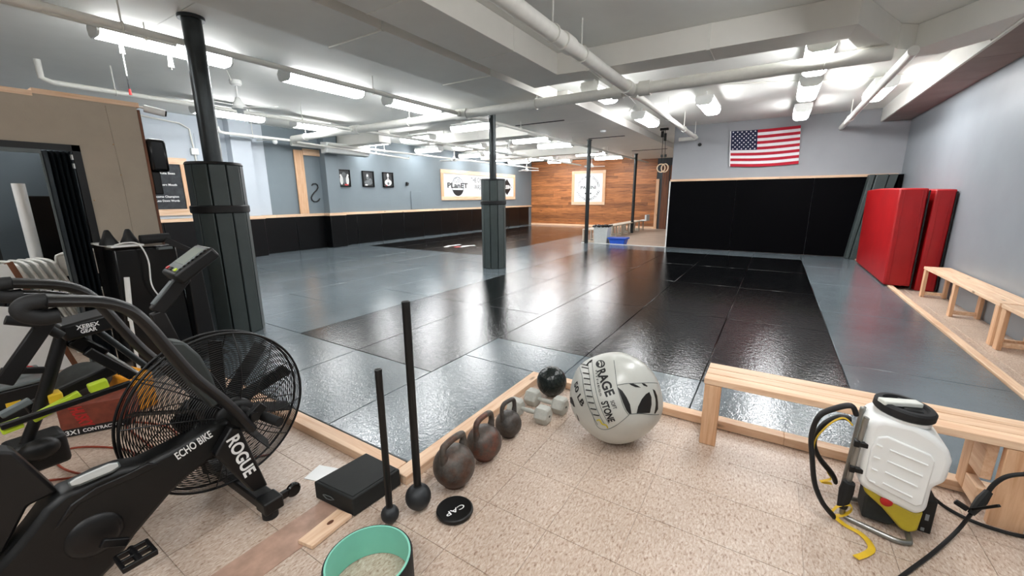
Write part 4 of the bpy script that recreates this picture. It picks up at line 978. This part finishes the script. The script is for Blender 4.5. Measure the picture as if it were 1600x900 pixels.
MB().tube(smooth([(.715,2.36,.10)]+[tuple(p) for p in (at(1448,772,'z',.07),at(1478,793,'z',.012),at(1512,811,'z',.01),at(1555,827,'z',.01),at(1600,838,'z',.01),at(1660,842,'z',.01))]+[(1.40,2.46,.04),(1.36,2.44,.15)]+[tuple(at(1640,742,'y',2.42)),tuple(at(1600,741,'y',2.42)),tuple(at(1572,745,'y',2.42)),tuple(at(1553,757,'y',2.42)),tuple(at(1543,770,'y',2.42))], 6), .0085, 8).build('hose', 'black_rubber', hs, angle=80)
g0, g1 = at(1545,768,'y',2.42), at(1517,803,'y',2.36)
MB().tube([g0, g0*.6+g1*.4, g0*.3+g1*.7, g1], [.014,.02,.017,.012], 10).build('grip', 'black_plastic', hs)
MB().beam(at(1519,796,'y',2.36), at(1562,790,'y',2.30), .012, .012).build('trigger', 'black_plastic', hs, bevel=.003)
MB().beam(at(1492,783,'y',2.38), at(1512,796,'y',2.37), .018, .022).build('valve', 'black_plastic', hs, bevel=.004)
MB().tube(smooth([tuple(g1), tuple(at(1495,830,'z',.03)), tuple(at(1460,862,'z',.012)), tuple(at(1420,892,'z',.01)), tuple(at(1385,918,'z',.01))], 5), .0075, 8).build('wand', 'black_rubber', hs, angle=80)
# ================================================================ fan bike
FX, FY, FZ, FR = -2.2, .78, .49, .385
simple('guard_grey', (52, 58, 57), .5, var=.1)
bk_ = thing('fan_bike', (-2.2,.5,0), 'large black exercise fan bike with wire fan cage lettered ROGUE and ECHO BIKE', 'exercise bike')
yz = lambda px, py, X: (lambda p: (p.y, p.z))(at(px, py, 'x', X))
def xpoly(name, pts, X, th, mat='black_metal', bevel=.008, parent=None):
    return MB().prism([yz(*p, X) for p in pts], 'x', X-th, X).build(name, mat, parent or bk_, bevel=bevel)
# cage: rings on two dished faces, spokes, rim
cg = MB()
def ringpath(r, dx, n=72): return [(FX+dx, FY+r*math.cos(2*PI*k/n), FZ+r*math.sin(2*PI*k/n)) for k in range(n)]
def dish(r): return .03+.12*(1-(r/FR)**2)
for s_ in (1, -1):
    m_ = MB()
    nr = 32
    for i in range(nr):
        r_ = .10+(FR-.012-.10)*i/(nr-1); m_.tube(ringpath(r_, s_*dish(r_)), .0019, 4, closed=True)
    m_.build('cage_rings', 'black_metal', bk_, angle=0)['kind'] = 'stuff'
    m_ = MB()
    for k in range(12):
        a = 2*PI*k/12+.1; m_.tube([(FX+s_*dish(r_)*1.02, FY+r_*math.cos(a+r_*.5), FZ+r_*math.sin(a+r_*.5)) for r_ in [.09+(FR-.09)*q/8 for q in range(9)]], .003, 5)
    m_.build('cage_spokes', 'black_metal', bk_, angle=0)['kind'] = 'stuff'
MB().tube(ringpath(FR, .03, 96), .006, 8, closed=True).build('cage_rim', 'black_metal', bk_, angle=60); MB().tube(ringpath(FR, -.03, 96), .006, 8, closed=True).build('cage_rim', 'black_metal', bk_, angle=60)
m_ = MB().lathe([(1e-5,.165),(.05,.165),(.08,.158),(.09,.145),(.09,.12)], (FX,FY,FZ), 36, 'x'); m_.build('hub_cover', 'black_plastic', bk_, angle=40)
m_ = MB().lathe([(1e-5,-.165),(.05,-.165),(.08,-.158),(.09,-.145),(.09,-.12)], (FX,FY,FZ), 36, 'x'); m_.build('hub_cover', 'black_plastic', bk_, angle=40)
fanm = MB().lathe([(1e-5,-.05),(.09,-.05),(.09,.05),(1e-5,.05)], (FX,FY,FZ), 24, 'x').build('fan', 'black_plastic', bk_)
for k in range(10):
    a = 2*PI*k/10+.25; d = Vector((0,math.cos(a),math.sin(a))); s_ = Vector((0,-d.z,d.y))
    c = Vector((FX,FY,FZ)); n_ = Vector((1,0,0))
    m_ = MB().beam(c+d*.08, c+d*.35, .07, .006, up=(s_+n_*.5).normalized()); m_.build('fan_blade', 'black_plastic', fanm, angle=0)
# main frame
XN = -2.0
xpoly('chain_cover', [(360,655),(333,667),(280,698),(226,726),(192,732),(160,744),(120,764),(100,772),(70,798),(45,832),(20,862),(-20,905),(-40,960),(60,970),(140,925),(180,885),(215,835),(270,770),(300,742),(345,708),(368,682)], XN, .12, 'black_plastic', .02)
xpoly('cover_ridge', [(232,724),(196,742),(150,762),(110,790),(84,830),(96,822),(125,788),(170,764),(215,746),(250,726)], XN+.006, .02, 'black_metal', .005)
cl = at(150, 838, 'x', XN+.01)
MB().lathe([(1e-5,.02),(.055,.02),(.075,.012),(.085,0),(.085,-.02)], (XN-.005, cl.y, cl.z), 32, 'x').build('crank_boss', 'black_metal', bk_, angle=40)
xpoly('cover_plate', [(106,756),(118,748),(170,725),(186,722),(190,729),(178,738),(125,760),(110,762)], XN+.012, .012, 'grey_plastic', .004)
cpl = xpoly('label_plate', [(109,754),(120,747),(170,725),(184,723),(186,729),(174,737),(125,757),(112,760)], XN+.016, .006, 'can_grey', .003)
# front upright lettered ROGUE and its mate on the far side
up = xpoly('front_upright', [(336,712),(362,668),(376,668),(419,758),(396,770)], -1.955, .05)
MB().prism([yz(*p, -1.955) for p in ((336,712),(362,668),(376,668),(419,758),(396,770))], 'x', -2.46, -2.41).build('front_upright', 'black_metal', bk_, bevel=.008)
a_, b__ = at(363,683,'x',-1.952), at(392,741,'x',-1.952); t = (b__-a_).normalized()
lg = MB(); place_text(lg, 'ROGUE', (a_+b__)/2, t, Vector((1,0,0)).cross(t), .05, (b__-a_).length, bold=.03); lg.build('lettering', 'text_white', up, angle=0)
a_, b__ = at(275,714,'x',XN+.003), at(330,677,'x',XN+.003); t = (b__-a_).normalized()
lg = MB(); place_text(lg, 'ECHO BIKE', (a_+b__)/2, t, Vector((1,0,0)).cross(t), .034, (b__-a_).length, bold=.02); lg.build('lettering', 'text_white', bpy.data.objects['chain_cover'], angle=0)
# near handle arm and its far mate
armp = [(392,668),(352,628),(302,588),(262,545),(232,510),(206,487),(180,476),(150,471),(110,470),(70,470)]
def arm(X, name='handle_arm'):
    P = smooth([(X, *yz(*p, -1.93)) for p in armp], 4)
    return MB().tube(P, [.046]*len(P), 12, flat=(.45,1)).build(name, 'black_metal', bk_, angle=60)
arm(-1.93); arm(-2.47)
P = smooth([(-1.93, *yz(*p, -1.93)) for p in ((72,470),(45,474),(33,483),(40,492),(65,496),(92,492))], 4)
MB().tube(P, .026, 10).build('handle_grip', 'black_rubber', bk_, angle=80)
P = smooth([(-2.47, *yz(*p, -1.93)) for p in ((72,470),(45,474),(33,483),(40,492),(65,496),(92,492))], 4)
MB().tube(P, .026, 10).build('handle_grip', 'black_rubber', bk_, angle=80)
MB().cyl((-2.5,.80,.53), (-1.9,.80,.53), .02, 14).build('pivot_axle', 'black_metal', bk_)
pg0 = at(435,655,'x',-1.93)
MB().cyl((-1.97,.86,.485), (-1.86,.88,.475), .022, 16).build('foot_peg', 'black_rubber', bk_)
MB().box((-1.935,.815,.535), (.03,.09,.05), Matrix.Rotation(.6,3,'X')).build('pivot_clamp', 'black_metal', bk_, bevel=.005)
# curved guard above the fan, mast and console
xpoly('fan_guard', [(262,552),(268,534),(290,535),(314,556),(333,588),(347,628),(332,640),(302,604)], -2.02, .10, 'guard_grey', .012)
MX = -2.2
m0, m1, m2 = [Vector((MX, *yz(*p, MX))) for p in ((272,540),(244,487),(288,432))]
MB().beam(m0, m1, .05, .035, (1,0,0)).build('mast', 'black_metal', bk_, bevel=.006); MB().beam(m1, m2, .055, .035, (1,0,0)).build('mast', 'black_metal', bk_, bevel=.006)
MB().box(m1*.6+m2*.4+Vector((0,-.012,.02)), (.03,.02,.12), Matrix.Rotation(-.75,3,'X')).build('mast_plate', 'grey_plastic', bk_, bevel=.003)
cc = Vector((MX, *yz(298,412,MX)))
rc = Matrix.Rotation(-.10,3,'Z') @ Matrix.Rotation(.62,3,'X')
con = MB().box(cc, (.20,.19,.055), rc).build('console', 'black_plastic', bk_, bevel=.012)
MB().box(cc+rc@Vector((0,.005,.0285)), (.165,.15,.003), rc).build('display_frame', 'grey_plastic', con, bevel=.001)
MB().box(cc+rc@Vector((0,.02,.0305)), (.13,.10,.003), rc).build('display', 'screen', con)
for dx, m__ in ((-.055,'red_plastic'),(0,'black_gloss'),(.05,'lime')): MB().box(cc+rc@Vector((dx if m__ != 'lime' else .058,-.065,.032)), (.022,.016,.006), rc).build('button', m__, con, bevel=.002)
for k in range(7): MB().box(cc+rc@Vector((.09,-.055+.02*k,.030)), (.008,.010,.004), rc).build('button', 'black_gloss', con)
# front stabiliser with end cap, foot and wheel
MB().bx(-2.56,-1.90,.765,.845,.045,.10).build('stabiliser', 'black_metal', bk_, bevel=.008)
for x in (-2.545,-1.905):
    MB().bx(x-.045,x+.045,.76,.85,.04,.105).build('end_cap', 'black_plastic', bk_, bevel=.008)
    MB().cyl((x,.80,0), (x,.80,.042), .035, 20).build('foot', 'black_rubber', bk_)
    MB().bx(x-.012,x+.012,.845,.9,.05,.085).build('wheel_bracket', 'black_metal', bk_, bevel=.003)
    MB().lathe([(1e-5,-.014),(.03,-.014),(.036,-.006),(.036,.006),(.03,.014),(1e-5,.014)], (x,.92,.065), 24, 'x').build('wheel', 'black_gloss', bk_)
# crank and pedal
pc = at(196, 868, 'x', -1.9)
MB().beam((-1.93,cl.y,cl.z), (-1.93,pc.y+.02,pc.z+.03), .03, .018, (1,0,0)).build('crank_arm', 'black_metal', bk_, bevel=.004)
pdl = MB()
px0, py0, pz0 = -1.86, pc.y+.02, pc.z+.005
for dy in (-.045,.045): pdl.box((px0,py0+dy,pz0), (.1,.012,.022))
for dx in (-.045,0,.045): pdl.box((px0+dx,py0,pz0), (.012,.1,.022))
pdl.cyl((px0-.06,py0,pz0), (px0+.05,py0,pz0), .012, 10); pdl.build('pedal', 'black_metal', bk_, bevel=.003)
# rear: seat post and frame towards the camera's left
MB().beam((-2.1,.02,.36), (-2.1,-.2,.92), .06, .09, (1,0,0)).build('seat_post', 'black_metal', bk_, bevel=.008)
MB().sphere((-2.1,-.24,.95), .14, 20, 12, (.85,1.0,.35)).build('saddle', 'black_rubber', bk_, angle=80)
MB().beam((-2.1,.15,.3), (-2.1,-.55,.08), .09, .07, (1,0,0)).build('rear_beam', 'black_metal', bk_, bevel=.008)
MB().bx(-2.4,-1.8,-.6,-.52,.03,.09).build('stabiliser', 'black_metal', bk_, bevel=.008)
xpoly('seat_bracket', [(-40,705),(22,706),(92,768),(44,792),(8,862),(-40,900)], -2.04, .08, 'black_metal', .01)

# ================================================================ second training machine behind
rw = thing('ski_rower', (-3.0,.35,0), 'black and lime exercise machine with slanted tubes behind the fan bike', 'exercise machine')
X2 = -2.95
b2 = lambda px, py, X=X2: at(px, py, 'x', X)
def bar(name, p, q, w_, h_, mat, X=X2, dx=0): return MB().beam(b2(*p,X)+Vector((dx,0,0)), b2(*q,X)+Vector((dx,0,0)), w_, h_, (1,0,0)).build(name, mat, rw, bevel=min(w_,h_)*.2)
def rod(name, p, q, r_, mat, X=X2): return MB().cyl(b2(*p,X), b2(*q,X), r_, 12).build(name, mat, rw)
cb = MB().box(b2(130,507), (.2,.19,.085), Matrix.Rotation(.12,3,'X')).build('console_box', 'black_plastic', rw, bevel=.015)
lg = MB()
tt = (b2(139,502)-b2(110,508)).normalized(); off = Vector((.103,0,0))
place_text(lg, 'XEBEX', (b2(128,503.5)+off), tt, Vector((1,0,0)).cross(tt), .02, .085, bold=.03); place_text(lg, 'GEAR', (b2(129.5,510.5)+off), tt, Vector((1,0,0)).cross(tt), .018, .06, bold=.03)
lg.build('lettering', 'text_white', cb, angle=0)
rod('post_tube', (98,520), (62,640), .028, 'black_metal'); rod('post_tube', (62,640), (18,748), .024, 'black_metal')
rod('rail_tube', (120,525), (214,584), .014, 'tube_steel'); rod('rail_tube', (150,515), (225,570), .016, 'steel_dark')
bar('seat_shell', (112,530), (162,555), .07, .05, 'black_gloss')
bar('drilled_bar', (135,548), (208,588), .045, .03, 'black_metal', -2.9)
for k in range(6): MB().lathe([(1e-5,.001),(.0045,.001)], b2(180+5.2*k, 582.5+1.7*k, -2.873), 8, 'x').build('pin_hole', 'text_white', rw)
rod('handle_tube', (8,500), (60,505), .02, 'black_rubber', -2.7); rod('handle_tube', (60,505), (96,525), .02, 'black_rubber', -2.8)
bar('slant_tube', (75,500), (5,600), .06, .03, 'black_metal', -2.75)
bar('slant_tube', (0,580), (70,578), .03, .02, 'black_metal', -2.8)
bar('lime_rail', (0,672), (35,659), .05, .03, 'lime', -2.8); bar('lime_rail', (50,655), (125,615), .04, .03, 'lime', -2.85); bar('lime_rail', (138,608), (168,597), .05, .04, 'lime', -2.85)
bar('lower_tube', (0,668), (205,598), .028, .025, 'black_metal', -2.78)
bar('upper_tube', (40,640), (180,575), .06, .04, 'black_metal', -3.0)
bar('grey_rail', (0,650), (48,625), .03, .03, 'grey_plastic', -2.75)
MB().sphere(b2(62,702,-2.9), .06, 18, 12, (.8,1.2,.9)).build('pedal_cover', 'black_plastic', rw, angle=80)
MB().box(b2(58,705,-2.98), (.16,.2,.16)).build('base_housing', 'black_plastic', rw, bevel=.02)
bar('base_foot', (0,760), (60,745), .08, .05, 'black_metal', -2.9)
MB().box(b2(85,620,-2.95), (.08,.05,.05)).build('yellow_clip', 'yellow', rw, bevel=.006)
MB().tube(smooth([b2(3,478,-2.75),b2(8,468,-2.75),b2(28,461,-2.75),b2(70,461,-2.75),b2(105,464,-2.75)],4), .022, 10).build('upper_handle', 'black_gloss', rw, angle=80)
# ================================================================ clutter on the floor by the machines
hb = thing('trash_bag_box', (-3.75,.6,0), 'brown and red carton of contractor bags on the floor behind the bikes', 'box')
q0, q1 = at(115,683,'z',0), at(190,668,'z',0); dv = (q1-q0).normalized(); nv = Vector((-dv.y,dv.x,0))
def rbox(c, d, up=0): 
    R_ = Matrix((dv,nv,Vector((0,0,1)))).transposed(); return MB().box(c, d, R_)
cb_ = (q0+q1)/2+nv*.11
rbox(cb_+Vector((0,0,.105)), (.34,.2,.2)).build('carton', 'bag_box', hb, bevel=.004)
rbox(cb_-nv*.101+Vector((0,0,.03)), (.34,.003,.05)).build('label_band', 'text_black', hb)
lg = MB(); place_text(lg, 'CONTRACTOR', cb_-nv*.104+Vector((0,0,.03))+dv*.03, dv, (0,0,1), .022, .2, bold=.02); place_text(lg, '3X1', cb_-nv*.104+Vector((0,0,.03))-dv*.12, dv, (0,0,1), .03, bold=.02); lg.build('lettering', 'text_white', hb, angle=0)
lg = MB(); place_text(lg, 'HUSKY', cb_-nv*.103+Vector((0,0,.125))-dv*.06, dv*.3+Vector((0,0,-1)), dv, .06, .15, bold=.03); lg.build('lettering', 'red_plastic', hb, angle=0)
tag(MB().prism([(-4.0,.74),(-3.72,.80),(-3.76,.95),(-4.02,.9)], 'z', .002, .27).build('orange_case','orange',bevel=.015), 'upright orange plastic case behind the wire fan cage', 'case')
tag(MB().sphere((-3.88,.62,.30), .13, 16, 10, (1,1.1,.9)).build('black_bag','bag_dark',angle=80), 'lumpy black bag sitting on the contractor carton', 'bag')
tb_ = thing('tool_case', (-4.5,.35,0), 'black tool case with a yellow label and red lid at the left edge', 'tool case')
MB().bx(-4.75,-4.35,.18,.52,.0,.22).build('body', 'black_plastic', tb_, bevel=.015); MB().bx(-4.76,-4.34,.17,.53,.221,.25).build('lid', 'grey_plastic', tb_, bevel=.01)
MB().bx(-4.349,-4.345,.30,.37,.1,.13).build('label', 'yellow', tb_); MB().tube(smooth([(-4.5,.2,.25),(-4.5,.24,.31),(-4.5,.44,.31),(-4.5,.5,.25)],4), .018, 8).build('handle', 'red_plastic', tb_)
tag(MB().tube(smooth([(-3.2,.28,.006),(-3.0,.5,.006),(-3.1,.62,.012),(-3.35,.55,.006),(-3.5,.42,.012),(-3.35,.35,.006),(-3.05,.42,.014),(-2.9,.62,.006),(-2.95,.8,.006),(-3.3,.85,.006),(-3.6,.72,.006),(-3.2,.7,.014),(-2.7,.75,.006),(-2.4,1.05,.006)],6), .006, 6).build('extension_cord','orange_cord',angle=80), 'rust orange extension cord coiled on the tiles behind the fan cage', 'cord')
# ================================================================ black machine against the drywall
tm = thing('folded_treadmill', (-4.5,1.35,0), 'tall black folded gym machine standing in front of the drywall', 'gym machine')
X3 = -4.5
MB().prism([(1.03,.061),(1.5,.061),(1.48,1.11),(1.05,1.11)], 'x', X3-.3, X3-.02).build('deck', 'black_gloss', tm, bevel=.02)
MB().cyl((X3-.02,1.24,1.17), (X3-.02,1.44,1.175), .04, 20).build('roller', 'black_rubber', tm)
MB().beam((X3+.0,1.40,1.16), (X3+.05,1.62,1.0), .05, .05).build('arm', 'black_metal', tm, bevel=.006)
MB().prism([(1.50,.0),(1.66,.0),(1.63,.92),(1.57,1.0),(1.52,.9)], 'x', X3-.12, X3+.02).build('upright', 'black_metal', tm, bevel=.01)
MB().box((X3+.02,1.38,1.09), (.06,.1,.02)).build('bracket', 'grey_plastic', tm)
MB().bx(X3-.1,X3+.15,.98,1.7,.0,.06).build('base', 'black_metal', tm, bevel=.01)
sh = thing('wall_shelf', (-4.75,1.12,1.12), 'thin white-edged shelf holding two black cone mounts', 'shelf')
MB().bx(-4.98,-4.45,1.03,1.24,1.125,1.14).build('board', 'white_paint', sh, bevel=.003)
MB().bx(-4.98,-4.9,1.05,1.22,1.0,1.125).build('bracket', 'black_metal', sh)
for y, lab in ((1.06,'black cone mount on the white-edged shelf, nearer the doorway'),(1.19,'black cone mount on the white-edged shelf, nearer the roller')):
    tag(MB().lathe([(.062,1.141),(.06,1.155),(.038,1.2),(.02,1.25),(.012,1.262),(1e-5,1.264)], (-4.6,y,0), 20).build('cone_mount','black_plastic'), lab, 'mount', 'cone mounts on the shelf')
tag(MB().tube(smooth([(-4.47,1.06,1.145),(-4.44,1.12,1.16),(-4.43,1.2,1.14),(-4.43,1.24,1.0),(-4.43,1.23,.8),(-4.43,1.27,.68),(-4.43,1.34,.6)],5), .006, 6).build('white_cable','white_plastic',angle=80), 'thin white cable hanging down over the black folded machine', 'cable')
tag(MB().cyl((-4.3,1.02,.55), (-4.3,1.05,.9), .018, 10).cyl((-4.3,1.0,.0), (-4.3,1.02,.55), .012, 8).build('broom_handle','white_paint'), 'white pole leaning by the doorway curtain', 'pole')
# security camera and black wall unit at the drywall end
sc = thing('security_camera', (-5.05,1.62,2.28), 'small white security camera at the end of the drywall', 'camera')
MB().cyl((-5.05,1.60,2.33), (-5.0,1.74,2.30), .032, 16).build('body', 'white_plastic', sc); MB().cyl((-5.06,1.55,2.34), (-5.05,1.63,2.33), .01, 8).build('arm', 'white_plastic', sc); MB().cyl((-5.0,1.735,2.301), (-4.995,1.75,2.297), .026, 16).build('lens', 'black_gloss', sc)
bu = thing('wall_timer', (-5.05,1.62,1.75), 'black box-shaped unit fixed on the end of the drywall beside the quote sign', 'wall unit')
MB().bx(-5.12,-4.98,1.552,1.70,1.76,2.06).build('body', 'black_gloss', bu, bevel=.03); MB().bx(-5.1,-5.0,1.552,1.62,1.55,1.76).build('lower_box', 'black_plastic', bu, bevel=.01)
# ================================================================ doorway: folding curtain, chairs, storage
simple('curtain_vinyl', (40, 46, 50), .4, var=.1)
ct = thing('accordion_curtain', (-5.0,.99,0), 'black pleated folding curtain pushed to the side of the doorway', 'curtain')
for k in range(5):
    y0 = .885+.033*k; MB().prism([(-5.06,y0),(-4.97,y0+.0165),(-5.06,y0+.033),(-5.07,y0+.033),(-4.984,y0+.0165),(-5.07,y0)], 'z', .01, 1.895).build('pleat', 'curtain_vinyl', ct, angle=0)
MB().bx(-5.07,-5.05,.872,.884,.01,1.895).build('edge_strip', 'grey_plastic', ct); MB().bx(-5.03,-4.99,-.58,.87,1.87,1.9).build('track', 'grey_plastic', ct)
for z in (1.85,1.78): MB().bx(-4.985,-4.98,1.03,1.045,z-.02,z+.02).build('latch', 'white_paint', ct)
def folding_chair(loc, rz, lean, label, grp):
    o = thing('folding_chair', loc, label, 'chair', grp); W, H = .42, .98
    def R_(p): return Matrix.Rotation(rz,3,'Z') @ Matrix.Rotation(lean,3,'X') @ Vector(p)
    def P_(L): return [Vector(loc)+R_(p) for p in L]
    MB().tube(P_(smooth([(-W/2,0,.0),(-W/2,0,.5),(-W/2,0,.9),(-W/2+.04,0,.97),(0,0,.985),(W/2-.04,0,.97),(W/2,0,.9),(W/2,0,.5),(W/2,0,.0)],4)), .013, 8).build('frame', 'chair_white', o, angle=80)
    for q in (-1, 1): MB().tube(P_([(q*(W/2-.03),.035,.0),(q*(W/2-.03),.025,.62)]), .011, 8).build('rear_leg', 'chair_white', o)
    rot = Matrix.Rotation(rz,3,'Z') @ Matrix.Rotation(lean,3,'X')
    MB().box(Vector(loc)+R_((0,.004,.86)), (W-.02,.018,.2), rot).build('backrest', 'chair_white', o, bevel=.008)
    MB().box(Vector(loc)+R_((0,.02,.42)), (W-.05,.025,.36), rot).build('seat', 'chair_white', o, bevel=.01)
    MB().tube(P_([(-W/2,0,.12),(W/2,0,.12)]), .009, 8).build('crossbar', 'chair_white', o)
    return o
words = ('outermost', 'second', 'third', 'fourth', 'innermost')
for k in range(5): folding_chair((-5.85, .92+.055*k, .02), 0.15, .30, 'white folding chair, %s of the five leaning left in the storage doorway' % words[k], 'leaning white folding chairs')
for k, w_ in enumerate(('front','middle','rear')): folding_chair((-5.62-.07*k, 1.12+.025*k, .03), PI/2-.25, -.03, 'white folding chair standing upright by the curtain, %s of three' % w_, 'upright white folding chairs')
tag(MB().tube([(-6.1,.86,0.02),(-6.1,.865,1.66)], .045, 16).build('white_roll','white_plastic'), 'tall white cardboard roll standing in the storage doorway', 'roll')
st_ = thing('storage_rack', (-6.6,.3,0), 'dark rack with bags seen through the doorway', 'rack')
for y in (.62, .05): [MB().bx(x,x+.04,y,y+.04,0,1.75).build('upright', 'black_metal', st_) for x in (-6.6,-6.2)]
for z in (.5,1.1,1.6): MB().bx(-6.62,-6.14,.05,.66,z,z+.03).build('shelf_board', 'black_plastic', st_)
tag(MB().sphere((-6.35,.5,1.22), .13, 16, 10, (1,1,.6)).build('blue_bag','blue_plastic',angle=80), 'bright blue bag on the dark storage rack', 'bag')
tag(MB().sphere((-6.3,.52,.67), .18, 16, 10, (1,1.1,.7)).build('camo_bag','bag_dark',angle=80), 'dark crumpled bag on the lower shelf of the rack', 'bag')
tag(MB().bx(-7.1,-6.75,.98,1.3,0,1.55).build('dark_locker','black_gloss',bevel=.01), 'tall black cabinet standing behind the folding chairs', 'cabinet')
wbx = thing('leaning_board', (-5.4,.45,0), 'white panel with a brown edge leaning at the doorway', 'board')
MB().prism([(.2,.0),(.80,.0),(.58,.99),(.2,.99)], 'x', -5.35, -5.31).build('panel', 'white_paint', wbx); MB().beam((-5.33,.815,.0), (-5.33,.592,1.0), .05, .025, (1,0,0)).build('edge', 'cedar_dark', wbx)
